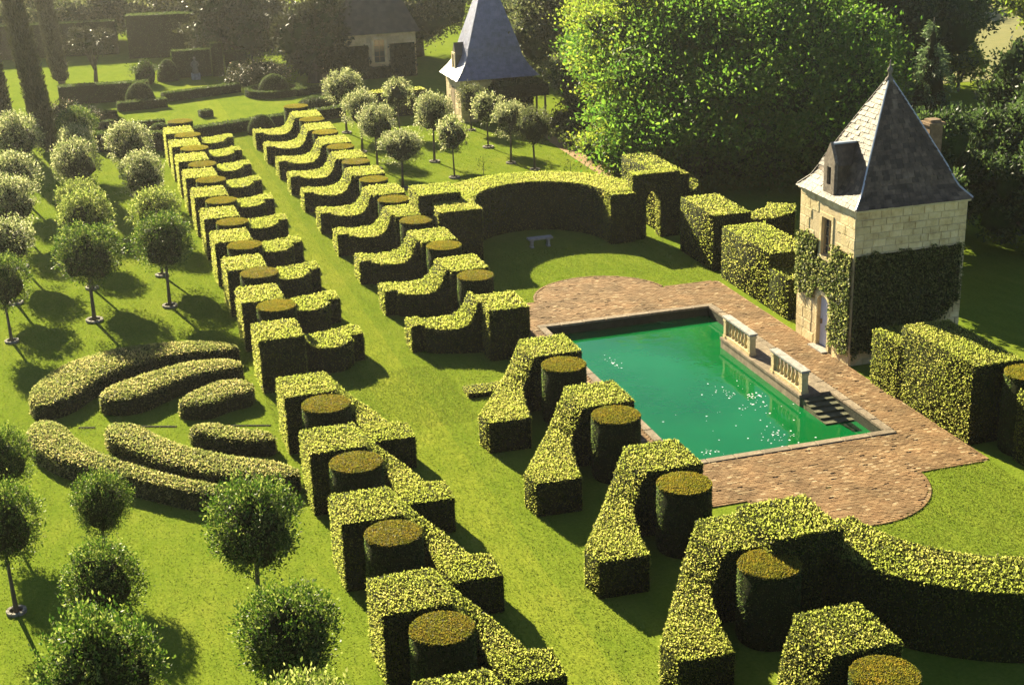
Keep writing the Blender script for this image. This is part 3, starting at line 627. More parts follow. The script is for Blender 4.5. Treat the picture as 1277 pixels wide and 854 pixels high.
# ------------------------------------------------------------------ standard trees
def crown_leaves(r, rg, n, size, zsq=0.95, shoots=60, core=.6, aspect=.5, up=.25):
    """leaves gathered in sprays on the outer half of a ball, with upright shoots on top"""
    k = max(10, n // 26); u = norm(rg.normal(size=(k, 3))); u[:, 2] = np.abs(u[:, 2]) * np.where(rg.random(k) < .43, -1, 1)
    rad = r * rg.uniform(core + .18, 1.0, k) * (1 + .16 * np.sin(3 * np.arctan2(u[:, 1], u[:, 0]) + rg.uniform(0, 6)))
    c = u * rad[:, None] * np.array([1, 1, zsq]); m = n // k
    P = np.repeat(c, m, 0) + rg.normal(size=(k * m, 3)) * r * .095
    D = norm(norm(P) * .7 + rg.normal(size=P.shape) * .6 + np.array([0, 0, up]))
    if shoots:
        a = rg.uniform(0, 6.28, shoots); rr_ = r * np.sqrt(rg.random(shoots)) * 1.0; base = np.c_[rr_ * np.cos(a), rr_ * np.sin(a), zsq * np.sqrt(np.maximum(r * r * 1.01 - rr_ ** 2, 0)) * .92 * rg.uniform(.8, 1.0, shoots)]
        q = 9; t = np.linspace(0, 1, q); ln = r * rg.uniform(.12, .38, shoots)
        SP = base[:, None, :] + t[None, :, None] * ln[:, None, None] * norm(norm(base) * .4 + np.array([0, 0, 1]))[:, None, :]
        SP = SP.reshape(-1, 3) + rg.normal(size=(shoots * q, 3)) * .02
        SD = norm(rg.normal(size=SP.shape) * .6 + np.array([0, 0, .8])); P = np.concatenate([P, SP]); D = np.concatenate([D, SD])
    L = size * rg.uniform(.65, 1.35, len(P))
    return leaf_verts(P, D, L, L * aspect, rg)
def standard_tree_mesh(seed, mat, r, zc, n=2600, size=.13, shoots=60, trunk_r=.065):
    rg = np.random.default_rng(seed); g = Geo()
    bend = rg.normal(size=2) * .05
    g.tube([(0, 0, -.02), (bend[0] * .4, bend[1] * .4, zc * .35), (bend[0], bend[1], zc - r * .4), (0, 0, zc)], [trunk_r * 1.35, trunk_r, trunk_r * .85, trunk_r * .5], 8)
    for i in range(7):
        a = i * .9 + rg.uniform(0, .5); e = rg.uniform(.3, 1.1)
        g.tube([(bend[0] * .8, bend[1] * .8, zc - r * .75), (r * .35 * math.cos(a), r * .35 * math.sin(a), zc - r * .2 * e), (r * .75 * math.cos(a), r * .75 * math.sin(a), zc + r * .4 * (e - .3))], [trunk_r * .6, trunk_r * .4, trunk_r * .15], 5)
    tm = g.mesh('trunk', [M_bark], True)
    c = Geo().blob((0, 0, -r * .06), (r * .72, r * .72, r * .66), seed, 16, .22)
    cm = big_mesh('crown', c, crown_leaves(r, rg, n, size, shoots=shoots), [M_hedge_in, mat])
    return tm, cm, zc
def ring_mesh():
    out = []
    for i in range(9):
        a0 = 2 * math.pi * i / 9 + .05; a1 = 2 * math.pi * (i + 1) / 9 - .05; v = []
        for r in (.23, .34):
            for a in (a0, (a0 + a1) / 2, a1): v += [(r * math.cos(a), r * math.sin(a), 0), (r * math.cos(a), r * math.sin(a), .09)]
        g = Geo(); g.add(v, [(0, 2, 3, 1), (2, 4, 5, 3), (8, 6, 7, 9), (10, 8, 9, 11), (1, 3, 9, 7), (3, 5, 11, 9), (6, 0, 1, 7), (4, 10, 11, 5)])
        out.append(fix(g))
    G = Geo()
    for q in out: G.add(q.v, q.f)
    return G.mesh('stone_ring', [M_ring])
RING = ring_mesh()
SOILDISC = Geo().lathe([(.24, 0), (.05, .03)], 12).mesh('soil_patch', [M_soil])
tv = {'silver': [standard_tree_mesh(100 + i, M_silver, 1.2, 2.95, 3800, .105, 170) for i in range(3)],
      'green': [standard_tree_mesh(120 + i, M_green, 1.2, 2.8, 8600, .088, 170) for i in range(4)],
      'pale': [standard_tree_mesh(160 + i, M_pale, 1.25, 2.85, 4600, .10, 190) for i in range(2)],
      'mid': [standard_tree_mesh(140 + i, M_oak, 1.15, 2.5, 2600, .11, 30) for i in range(1)],
      'young': [standard_tree_mesh(150 + i, M_silver, .95, 2.3, 1500, .12, 40, .045) for i in range(2)]}
def std_tree(x, y, kind, label, group, s=1.0, ring=True, sz=None):
    t = thing('standard_tree', label, 'tree', (x, y, 0), group)
    tm, cm, zc = tv[kind][rnd.randrange(len(tv[kind]))]
    link('trunk', tm, t); link('crown', cm, t, (0, 0, zc)).rotation_euler = (0, 0, rnd.uniform(0, 6.28))
    if ring: link('stone_ring', RING, t); link('soil_patch', SOILDISC, t)
    k1, k2 = rnd.uniform(.93, 1.08), rnd.uniform(.94, 1.08)
    t.scale = (s * k1, s * k1, (sz or s) * k2); t.rotation_euler = (rnd.uniform(-.035, .035), rnd.uniform(-.035, .035), 0)
    return t
GRP = 'mop-headed trees in the left orchard'
left = [(-3.29, 61.0, 'green', .95, 'dark round-headed tree on a clear trunk at the left edge behind the fan bed'),
        (.09, 62.5, 'green', 1.1, 'dark round-headed tree on a clear trunk behind the fan bed, the middle of three'),
        (3.34, 63.3, 'green', 1.0, 'dark round-headed tree on a clear trunk behind the fan bed, nearest the hedge row'),
        (-3.17, 66.4, 'silver', 1.0, 'pale-leaved round tree at the left edge just behind the dark one beside it'),
        (.17, 67.4, 'pale', 1.05, 'yellow-green round tree rising just behind the middle dark tree by the fan bed'),
        (3.39, 68.2, 'pale', 1.05, 'yellow-green round tree beside the hedge row just behind a dark one'),
        (-2.9, 72.2, 'silver', 1.0, 'third pale round tree up the left-hand column of the orchard'),
        (.15, 73.2, 'pale', .95, 'third round tree up the middle column of the orchard'),
        (3.4, 76.6, 'silver', 1.0, 'silvery round tree third up the column nearest the left hedge row'),
        (-2.9, 78.6, 'silver', 1.0, 'fourth pale round tree up the left-hand column of the orchard'),
        (.3, 80.8, 'silver', 1.0, 'fourth silvery round tree up the middle column of the orchard'),
        (3.3, 84.9, 'silver', 1.05, 'whitish silver round tree nearest the low hedge at the far end of the orchard'),
        (-2.8, 86.0, 'silver', 1.25, 'broad silvery tree at the left edge beneath the dark cypresses'),
        (.4, 86.5, 'silver', .95, 'fifth silvery round tree up the middle column of the orchard'),
        (.5, 92.3, 'green', .95, 'farthest green round tree of the middle column, before the parterre')]
for x, y, k, s, lb in left: std_tree(x, y, k, lb, GRP, s * .94, sz=s)
front = [(-.5, 39.0, .78, 'small round green tree just below the near tip of the fan bed'),
         (-.6, 33.9, .95, 'round green tree standing above the biggest tree of the lower left corner'),
         (-.75, 28.2, 1.22, 'biggest round green tree in the lower left corner'),
         (3.2, 34.3, 1.15, 'round green tree touching the near crescents of the fan bed'),
         (3.2, 29.1, 1.1, 'round green tree between the fan bed and the lower edge of the view'),
         (3.05, 24.4, 1.1, 'round tree cut by the lower edge of the view left of the hedge row'),
         (-3.15, 42.6, .85, 'round green tree at the left edge below the fan bed'),
         (-2.95, 37.6, 1.0, 'round green tree cut by the left edge, the lower of two')]
for i, (x, y, s, lb) in enumerate(front): std_tree(x, y, 'green' if i != 5 else 'pale', lb, GRP, s * .84, sz=s * .95)
G2 = 'round trees on the lawn beyond the right hedge row'
orch = [(21.34, 95.8, 'young', 1.05, 'slender silvery tree left of the far tower on the back lawn'),
        (21.29, 86.3, 'silver', .95, 'largest silvery round tree in the middle of the back lawn'),
        (21.32, 81.7, 'young', 1.05, 'small round tree with a dark trunk nearest the curved hedge on the back lawn'),
        (25.5, 88.9, 'young', 1.0, 'slim young silvery tree in front of the far tower corner'),
        (25.5, 84.0, 'silver', .88, 'silvery round tree on a ringed trunk right of the far tower'),
        (26.28, 81.7, 'mid', .95, 'olive green round tree beside the orange path on the back lawn'),
        (17.62, 85.8, 'silver', .9, 'silvery round tree with dark trunk close behind the right hedge row'),
        (17.73, 90.9, 'silver', .9, 'silvery round tree second from the far end close behind the right hedge row'),
        (18.0, 97.3, 'silver', .95, 'silvery bushy tree at the far end close behind the right hedge row'),
        (17.9, 80.4, 'silver', 1.05, 'low olive green bushy tree close behind the right hedge row'),
        (26.0, 94.6, 'mid', .8, 'small yellow-green tree against the wall of the far tower')]
for x, y, k, s, lb in orch: std_tree(x, y, k, lb, G2, s, sz=s * (.78 if y == 80.4 else 1))
def sapling(x, y, h, label):
    t = thing('sapling', label, 'sapling', (x, y, 0), 'saplings on the back lawn'); rg = np.random.default_rng(int(x * 100))
    Geo().tube([(0, 0, 0), (.02, 0, h * .5), (0, .02, h)], [.025, .018, .008], 5).obj('trunk', [M_bark], t)
    P = np.c_[rg.normal(size=(160, 2)) * .28, rg.uniform(h * .45, h, 160)]; D = norm(rg.normal(size=(160, 3)) + np.array([0, 0, .5])); L = rg.uniform(.05, .1, 160)
    link('crown', big_mesh('crown', None, leaf_verts(P, D, L, L * .5, rg), [M_green]), t)
sapling(22.6, 80.0, 1.5, 'thin bare sapling on the back lawn between two round trees')
sapling(27.7, 79.4, .9, 'tiny dark sapling on the back lawn beside the orange path')

# ------------------------------------------------------------------ big trees
def big_crown(lobes, rg, n, size, aspect=.5, clump=.16, droop=0.0, up=.2, zmax=None):
    """leaf clumps spread through several overlapping lobes (x,y,z,rx,ry,rz)"""
    lobes = np.array(lobes, float); vol = lobes[:, 3] * lobes[:, 4]; k = max(20, n // 30)
    li = rg.choice(len(lobes), k, p=vol / vol.sum()); u = norm(rg.normal(size=(k, 3))); u[:, 2] = np.where(rg.random(k) < .25, u[:, 2], np.abs(u[:, 2]) * np.sign(u[:, 2] + .55))
    rad = rg.uniform(.72, 1.03, k)
    c = lobes[li, :3] + u * rad[:, None] * lobes[li, 3:]
    m = n // k; cs = lobes[li, 3].mean() * clump * rg.uniform(.6, 1.4, k)
    P = np.repeat(c, m, 0) + rg.normal(size=(k * m, 3)) * np.repeat(cs, m)[:, None] * np.array([1, 1, .55])
    D = norm(np.repeat(u, m, 0) * .6 + rg.normal(size=P.shape) * .7 + np.array([0, 0, up - droop]))
    L = size * rg.uniform(.6, 1.4, len(P)); return leaf_verts(P, D, L, L * aspect, rg)
def big_tree(name, x, y, lobes, mat, n, size, label, group='trees round the garden', trunk=.45, th=None, seed=1, core=.72, **k):
    rg = np.random.default_rng(seed); t = thing(name, label, 'tree', (x, y, 0), group)
    zc = max(l[2] for l in lobes); th = th or zc
    g = Geo(); g.tube([(0, 0, -.1), (.1, .05, th * .3), (-.1, .1, th * .65), (0, 0, th)], [trunk * 1.4, trunk, trunk * .7, trunk * .3], 10)
    for l in lobes[:8]: g.tube([(0, 0, th * .25), (l[0] * .5, l[1] * .5, th * .25 + (l[2] - th * .25) * .6), (l[0], l[1], l[2])], [trunk * .6, trunk * .35, trunk * .12], 6)
    g.obj('trunk', [M_bark], t, True)
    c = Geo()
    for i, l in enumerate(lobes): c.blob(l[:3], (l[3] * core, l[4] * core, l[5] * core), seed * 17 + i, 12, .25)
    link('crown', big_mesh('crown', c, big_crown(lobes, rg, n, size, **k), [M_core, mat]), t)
    return t
def rlobes(seed, R, H, zc, n=9, sq=.8):
    rg = np.random.default_rng(seed); out = [(0, 0, zc, R * .72, R * .72, H * .72)]
    for i in range(n):
        a = 2.4 * i + rg.uniform(-.3, .3); e = rg.uniform(-.5, .8); q = R * rg.uniform(.5, .68)
        out.append((q * math.cos(a), q * math.sin(a), zc + H * .6 * e, R * rg.uniform(.36, .5), R * rg.uniform(.36, .5), H * rg.uniform(.3, .42)))
    return out
def tiers(seed, R, H, r, z0=2.2, dz=2.3, back=.35):
    """boughs in flat layered sprays, thick towards the garden and open at the back"""
    rg = np.random.default_rng(seed); out = []; z = z0; k = 0
    while z < H:
        q = R * math.sqrt(max(.06, 1 - ((z - z0 * .5) / (H + 1.5)) ** 2)); n = max(4, int(6.3 * q / (r * 1.25)))
        for i in range(n):
            a = 2 * math.pi * (i + .5 * (k % 2)) / n + rg.uniform(-.15, .15); f = math.cos(a - math.radians(-112))
            if f < -.35 and rg.random() > back: continue
            d = q * rg.uniform(.78, 1.0) - r * .5
            out.append((d * math.cos(a), d * math.sin(a), z + rg.uniform(-.5, .5), r * rg.uniform(.8, 1.25), r * rg.uniform(.8, 1.25), r * rg.uniform(.42, .62)))
        z += dz; k += 1
    out.append((0, -1, H, r * 1.2, r * 1.2, r * .7)); return out
def slope_crown(seed, half, depth, z0, z1, r, az, step=1.0):
    """boughs of a broad crown stepping up and back from its garden side"""
    rg = np.random.default_rng(seed); out = []; fx, fy = math.cos(az), math.sin(az); b = depth
    while b > -depth * .45:
        q = half * math.sqrt(max(.1, 1 - (max(b, 0) / (depth * 1.25)) ** 2)); n = max(3, int(2 * q / (r * 1.15)))
        for i in range(n):
            u = (-1 + 2 * (i + .5) / n) * q + rg.uniform(-.3, .3) * r; bb = b + rg.uniform(-.4, .4)
            k = math.sqrt(max(.08, 1 - (u / (half * 1.12)) ** 2)); z = z0 + (z1 - z0) * max(.02, 1 - max(bb, 0) / (depth * 1.02)) ** .85 * k if bb > 0 else z1 * (.9 + .1 * k) * k
            rr = r * rg.uniform(.8, 1.25); out.append((fx * bb - fy * u, fy * bb + fx * u, max(z, z0) + rg.uniform(-.5, .5), rr, rr, rr * rg.uniform(.5, .7)))
        b -= r * step
    for i in range(7):          # lower boughs that hang to the ground on the garden side
        u = (-1 + 2 * (i + .5) / 7) * half * .8; out.append((fx * depth * .9 - fy * u, fy * depth * .9 + fx * u, 1.7, r * .9, r * .9, r * .75))
    return out
big_tree('walnut_tree', 39.2, 81.5, slope_crown(3, 8.8, 10.5, 2.6, 9.6, 2.1, math.radians(-115)), M_walnut, 110000, .24, 'huge spreading bright green tree left of the tower', seed=3, th=8, trunk=.6, core=.6, clump=.3)
big_tree('walnut_tree', 35.0, 84.5, slope_crown(5, 4.6, 9.0, 2.4, 10.5, 1.8, math.radians(-112)), M_lime, 46000, .23, 'sunlit left half of the huge green crown, the light put into lime green leaves', seed=5, th=7, core=.55, clump=.3)  # brighter leaf colour paints the sunlit left half of the walnut crown
big_tree('oak_tree', 35.2, 99.5, rlobes(8, 5.0, 6.0, 6.0, 10), M_oak, 24000, .24, 'grey-green oak right of the far tower roof', seed=8)
big_tree('holm_oak', 32.8, 91.5, rlobes(9, 2.6, 2.9, 2.8, 8), M_oak, 13000, .18, 'lower grey-green oak between the far tower and the lime green boughs', seed=9, trunk=.2)
big_tree('lime_tree', 30.5, 128, rlobes(11, 5, 5.0, 4.2, 9), M_oak, 17000, .28, 'rounded green tree between the house roof and the far tower roof', seed=11)
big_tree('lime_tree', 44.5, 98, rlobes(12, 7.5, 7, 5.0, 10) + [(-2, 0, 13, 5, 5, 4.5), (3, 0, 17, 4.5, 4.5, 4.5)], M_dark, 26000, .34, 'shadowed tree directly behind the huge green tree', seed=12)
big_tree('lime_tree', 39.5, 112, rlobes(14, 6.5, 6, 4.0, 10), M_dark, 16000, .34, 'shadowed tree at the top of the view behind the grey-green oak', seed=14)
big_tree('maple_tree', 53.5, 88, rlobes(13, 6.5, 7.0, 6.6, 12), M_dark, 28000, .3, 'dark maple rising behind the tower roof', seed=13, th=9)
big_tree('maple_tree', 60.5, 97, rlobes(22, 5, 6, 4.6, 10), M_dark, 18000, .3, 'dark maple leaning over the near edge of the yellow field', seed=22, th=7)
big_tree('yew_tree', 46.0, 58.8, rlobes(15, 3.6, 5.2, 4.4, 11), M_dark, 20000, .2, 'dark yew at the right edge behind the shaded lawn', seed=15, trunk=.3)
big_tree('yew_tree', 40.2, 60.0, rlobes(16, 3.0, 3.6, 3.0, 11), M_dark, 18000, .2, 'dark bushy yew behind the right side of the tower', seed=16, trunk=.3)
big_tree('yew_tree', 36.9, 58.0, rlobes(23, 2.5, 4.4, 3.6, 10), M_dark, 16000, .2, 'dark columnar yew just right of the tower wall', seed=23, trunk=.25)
big_tree('yew_tree', 34.3, 54.3, rlobes(25, 2.3, 4.0, 3.2, 9), M_dark, 13000, .2, 'yew added out of sight behind the tower to shade the right-hand lawn', seed=25, trunk=.25)  # added unseen tree, casts shade over the lawn right of the tower
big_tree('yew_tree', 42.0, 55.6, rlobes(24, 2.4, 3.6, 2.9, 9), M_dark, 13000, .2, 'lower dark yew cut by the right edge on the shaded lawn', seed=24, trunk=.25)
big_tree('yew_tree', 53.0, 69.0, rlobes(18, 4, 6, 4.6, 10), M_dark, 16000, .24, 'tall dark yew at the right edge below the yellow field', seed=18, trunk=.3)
big_tree('oak_tree', 84, 112, rlobes(19, 5, 3.4, 3, 8), M_lime, 9000, .4, 'sunlit tree at the near edge of the yellow field in the upper right', seed=19)
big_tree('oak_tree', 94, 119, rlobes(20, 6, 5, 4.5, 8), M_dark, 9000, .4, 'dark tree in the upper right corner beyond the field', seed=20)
big_tree('oak_tree', 84, 137, rlobes(21, 6, 3, 3, 8), M_oak, 9000, .4, 'hazy tree along the far edge of the yellow field', seed=21)
big_tree('hazel_bush', 62.5, 93, rlobes(26, 2.0, 2.0, 2.0, 7), M_lime, 4000, .25, 'sunlit bush between the spruce and the dark maple', seed=26, trunk=.1, core=.4)
big_tree('hazel_bush', 57.0, 98, rlobes(27, 1.6, 2.0, 2.0, 7), M_lime, 3000, .25, 'sunlit bush glimpsed just left of the tower finial', seed=27, trunk=.1, core=.4)
def conifer(x, y, h, r, label, seed):
    rg = np.random.default_rng(seed); t = thing('spruce_tree', label, 'tree', (x, y, 0), 'trees round the garden')
    Geo().tube([(0, 0, 0), (0, 0, h * .5), (0, 0, h)], [.28, .16, .02], 8).obj('trunk', [M_bark], t, True)
    P = []; D = []
    for i in range(420):
        z0 = h * (1 - math.sqrt(rg.random()) * .97); q = r * (1 - z0 / h) + .12; a = rg.uniform(0, 6.28); ln = q * rg.uniform(.75, 1.1)
        m = 34; s = rg.random(m) ** .6; px = s * ln; dz = -.28 * px + .10 * px * px / max(ln, .3)
        pts = np.c_[px * math.cos(a), px * math.sin(a), z0 + dz] + rg.normal(size=(m, 3)) * .10
        P.append(pts); D.append(norm(np.array([math.cos(a), math.sin(a), -.25]) + rg.normal(size=(m, 3)) * .5))
    P = np.concatenate(P); D = np.concatenate(D); L = rg.uniform(.12, .3, len(P))
    c = Geo().lathe([(r * .55, .4), (r * .3, h * .5), (.03, h * .95)], 10)
    link('crown', big_mesh('crown', c, leaf_verts(P, D, L, L * .35, rg), [M_hedge_in, M_spruce]), t)
conifer(45.6, 70.5, 9.0, 3.0, 'pointed dark spruce just right of the tower roof', 31)
conifer(50.5, 66.5, 8.2, 2.6, 'dark spruce at the right edge below the field', 32)
def cypress(x, y, h, r, lean, label, seed):
    rg = np.random.default_rng(seed); t = thing('cypress_tree', label, 'tree', (x, y, 0), 'columnar cypresses at the left edge')
    Geo().tube([(0, 0, 0), (lean[0] * .3, lean[1] * .3, h * .3), (lean[0], lean[1], h * .98)], [.3, .22, .03], 8).obj('trunk', [M_bark], t, True)
    prof = [(r * .78, .25), (r, h * .12), (r * .98, h * .45), (r * .75, h * .75), (r * .35, h * .93), (.04, h)]
    c = Geo().lathe(prof, 12)
    c.v = [(a + lean[0] * z / h, b + lean[1] * z / h, z) for a, b, z in c.v]
    P, Nn = sample_solid(c, 190, rg); n = len(P); D = norm(Nn * .3 + rg.normal(size=(n, 3)) * .28 + np.array([0, 0, .9])); L = rg.uniform(.14, .36, n)
    P = P + Nn * (rg.normal(size=n) * .07)[:, None]
    c.v = [(a * .93 + lean[0] * z / h * .07, b * .93 + lean[1] * z / h * .07, z) for a, b, z in c.v]
    link('crown', big_mesh('crown', c, leaf_verts(P, D, L, L * .3, rg), [M_hedge_in, M_brownleaf]), t)
cypress(-1.3, 99.8, 15, .66, (-1.6, 0, 0), 'dark columnar cypress standing behind the silvery trees, right one of the near pair', 41)
cypress(-4.2, 104.5, 15, .85, (-1.2, 0, 0), 'dark columnar cypress cut by the left edge, left one of the near pair', 42)
cypress(.05, 127.5, 14, .62, (-1.3, 0, 0), 'farther dark columnar cypress rising from the sunlit lawn', 43)
# far wood at the upper left
for i, (x, y, R, H, zc, m, lb) in enumerate([(-5.5, 152, 5.5, 3.2, 2.7, M_oak, 'hazy sunlit tree in the upper left corner behind the cypresses'), (1.5, 150, 5.5, 3.2, 2.8, M_oak, 'hazy sunlit tree behind the far cypress'),
        (8.5, 152, 5.5, 3.2, 2.7, M_oak, 'hazy sunlit tree behind the tall hedge wall'), (14.5, 147, 5.5, 3.8, 3.3, M_brownleaf, 'dusky tree right behind the tall hedge wall'),
        (15.2, 131.5, 5.0, 4.6, 4.2, M_brownleaf, 'big dusky tree overhanging the far parterre'), (19.6, 118.5, 3.0, 4.2, 3.6, M_brownleaf, 'big dusky tree standing against the left side of the house')]):
    big_tree('parkland_tree', x, y, rlobes(60 + i, R, H, zc, 9), m, 14000, .34, lb, 'hazy trees beyond the parterre', seed=60 + i)
# small tree on the sunlit far lawn
big_tree('apple_tree', 2.75, 127.1, rlobes(77, 1.9, 1.5, 3.4, 7), M_brownleaf, 5000, .2, 'small spreading tree alone on the sunlit far lawn', seed=77, trunk=.13, core=.4)

# ------------------------------------------------------------------ far parterre
def low(name, A, B, w_, h, label, mat=None, cat='low hedge', group='clipped hedges of the far parterre', dens=120, size=.1):
    a = np.array(A, float); b = np.array(B, float); d = (b - a) / np.linalg.norm(b - a); nrm = np.array([-d[1], d[0]]) * w_
    return tag(hedge(name, fix(Geo().ribbon([a, b], [a + nrm, b + nrm], [h, h])), mat or M_box, dens, size), label, cat, group)
low('low_hedge', (1.6, 98.2), (5.75, 96.6), .9, 1.15, 'low dark hedge closing the end of the left orchard', group=None)
low('low_hedge', (7.7, 99.4), (13.2, 101.3), .9, .7, 'low hedge across the far end of the grass walk')
low('low_hedge', (13.4, 101.4), (19.0, 102.8), .9, .7, 'low hedge continuing behind the far end of the right row')
low('tall_hedge', (19.4, 101.4), (24.6, 101.5), 1.1, 1.75, 'dark hedge with a lit top left of the far tower', M_horn)
low('low_hedge', (7.4, 114.6), (13.4, 116.5), .8, .65, 'long low hedge across the middle of the parterre')
low('low_hedge', (3.8, 112.1), (7.4, 112.5), .9, .6, 'low hedge beneath the clipped cone')
low('low_hedge', (.2, 109.0), (3.6, 109.6), .7, .5, 'short low hedge behind the left orchard')
low('low_hedge', (4.2, 104.4), (6.6, 104.7), .6, .5, 'short dark low hedge left of the walk axis in the parterre')
low('low_hedge', (2.2, 106.0), (4.0, 106.2), .6, .45, 'shortest low hedge in the left of the parterre')
low('flower_hedge', (-.3, 116.9), (6.3, 116.3), 1.2, 1.35, 'straggly dark hedge with a pale clipped top along the sunlit lawn')
low('tall_hedge', (9.0, 125.7), (12.1, 125.4), .9, 2.2, 'hedge with a bright clipped top behind the statue')
low('tall_hedge', (12.2, 125.1), (13.1, 125.0), 1.0, 2.7, 'narrow tall clipped block right of the statue')
low('tall_hedge', (13.3, 125.3), (15.0, 124.9), .9, 1.9, 'short dark hedge right of the tall clipped block')
low('tall_hedge', (6.2, 138.6), (15, 136.8), 1.6, 3.8, 'tall dark hedge wall at the back of the garden')
low('tall_hedge', (-6, 143.5), (5.4, 142.2), 1.5, 3.0, 'tall dark hedge along the far side of the sunlit lawn')
low('low_hedge', (17.2, 112.6), (21.5, 114.0), .7, .5, 'low hedge right of the clipped dome')
low('low_hedge', (18.2, 108.0), (23.5, 108.8), .7, .5, 'low hedge in the shade before the house')
low('box_cube', (9.35, 107.0), (10.2, 107.2), .8, .45, 'single small box cube on the parterre lawn')
o = hedge('ring_hedge', arc_ribbon(15.7, 114.6, 1.75, 1.75, 2.25, 2.25, 0, 360, .5, 28), M_box, 140, .09); tag(o, 'ring of low hedge round the clipped dome', 'low hedge', 'clipped hedges of the far parterre')
def dome(x, y, r, h, label, mat=M_box, name='clipped_dome', cat='topiary'):
    prof = [(r * math.cos(t), h * math.sin(t)) for t in np.linspace(0, 1.5, 9)]
    return tag(hedge(name, Geo().lathe(prof, 18, (x, y, 0)), mat, 300, .07, top_extra=0), label, cat, 'clipped domes of the far parterre')
dome(15.7, 114.6, 1.25, 1.5, 'clipped green dome in the ring of low hedge')
dome(13.6, 121.2, .8, 1.7, 'dark clipped dome behind the flowering bush')
dome(17.6, 107.5, 1.3, .8, 'flattened dark dome just behind the far end of the right row')
dome(5.55, 114.5, 1.15, 1.7, 'clipped rounded cone above a low hedge in the parterre')
dome(6.0, 101.6, .9, .9, 'clipped mound beside the far end of the left row')
dome(12.6, 99.7, .95, 1.25, 'small clipped cone at the far end of the right row')
dome(8.5, 125.0, .9, 1.7, 'clipped dome left of the hedge behind the statue')
def shrub(x, y, r, h, label, mat, n=3500, size=.13, flowers=0, seed=5):
    rg = np.random.default_rng(seed); c = Geo().blob((0, 0, h * .4), (r * .75, r * .75, h * .5), seed, 12, .2)
    LV = big_crown([(0, 0, h * .45, r, r, h * .55)], rg, n, size); sl = np.full(len(LV) // 4, 1); sl[rg.random(len(sl)) < flowers] = 2
    o = link('shrub', big_mesh('shrub', c, LV, [M_hedge_in, mat, M_flower], sl), None, (x, y, 0)); return tag(o, label, 'shrub', 'shrubs of the far parterre')
shrub(15.4, 118.6, 2.5, 2.0, 'broad dark bush dotted with flowers behind the clipped dome', M_brownleaf, 4500, .15, .07, 51)
shrub(-.1, 106.0, 1.3, 2.2, 'loose flowering shrub at the foot of the cypress', M_brownleaf, 2500, .14, .10, 52)
shrub(1.3, 108.0, 1.2, 1.2, 'reddish low shrub right of the cypress', M_brownleaf, 2000, .14, .05, 53)
shrub(6.6, 124.0, 1.1, 2.0, 'pale green bush at the end of the sunlit lawn', M_box, 2000, .14, 0, 54)
for i, (x, y) in enumerate([(31.4, 91.0), (31.2, 87.2), (31.2, 83.5), (31.0, 79.8), (30.8, 76.3), (31.0, 73.0)]):
    shrub(x, y, 1.35, 1.5, f'{WORDS[i]} olive shrub along the orange path counting from the far tower', M_oak, 3000, .14, .01, 70 + i)['group'] = 'shrubs along the orange path'
# statue
t = thing('garden_statue', 'small pale statue on a plinth before the bright-topped hedge', 'statue', (10.7, 124.4, 0))
Geo().box(-.35, .35, -.35, .35, 0, .5).obj('plinth', [M_grey], t)
g = Geo().lathe([(.28, .5), (.25, .8), (.17, 1.05), (.2, 1.3), (.23, 1.45), (.08, 1.55), (.12, 1.66), (.12, 1.76), (.03, 1.86)], 12); g.tube([(.2, 0, 1.42), (.3, -.1, 1.2), (.15, -.22, 1.05)], [.07, .055, .04], 6); g.tube([(-.2, 0, 1.42), (-.31, -.05, 1.18), (-.2, -.15, 1.0)], [.07, .055, .04], 6)
g.obj('figure', [M_finial], t, True)

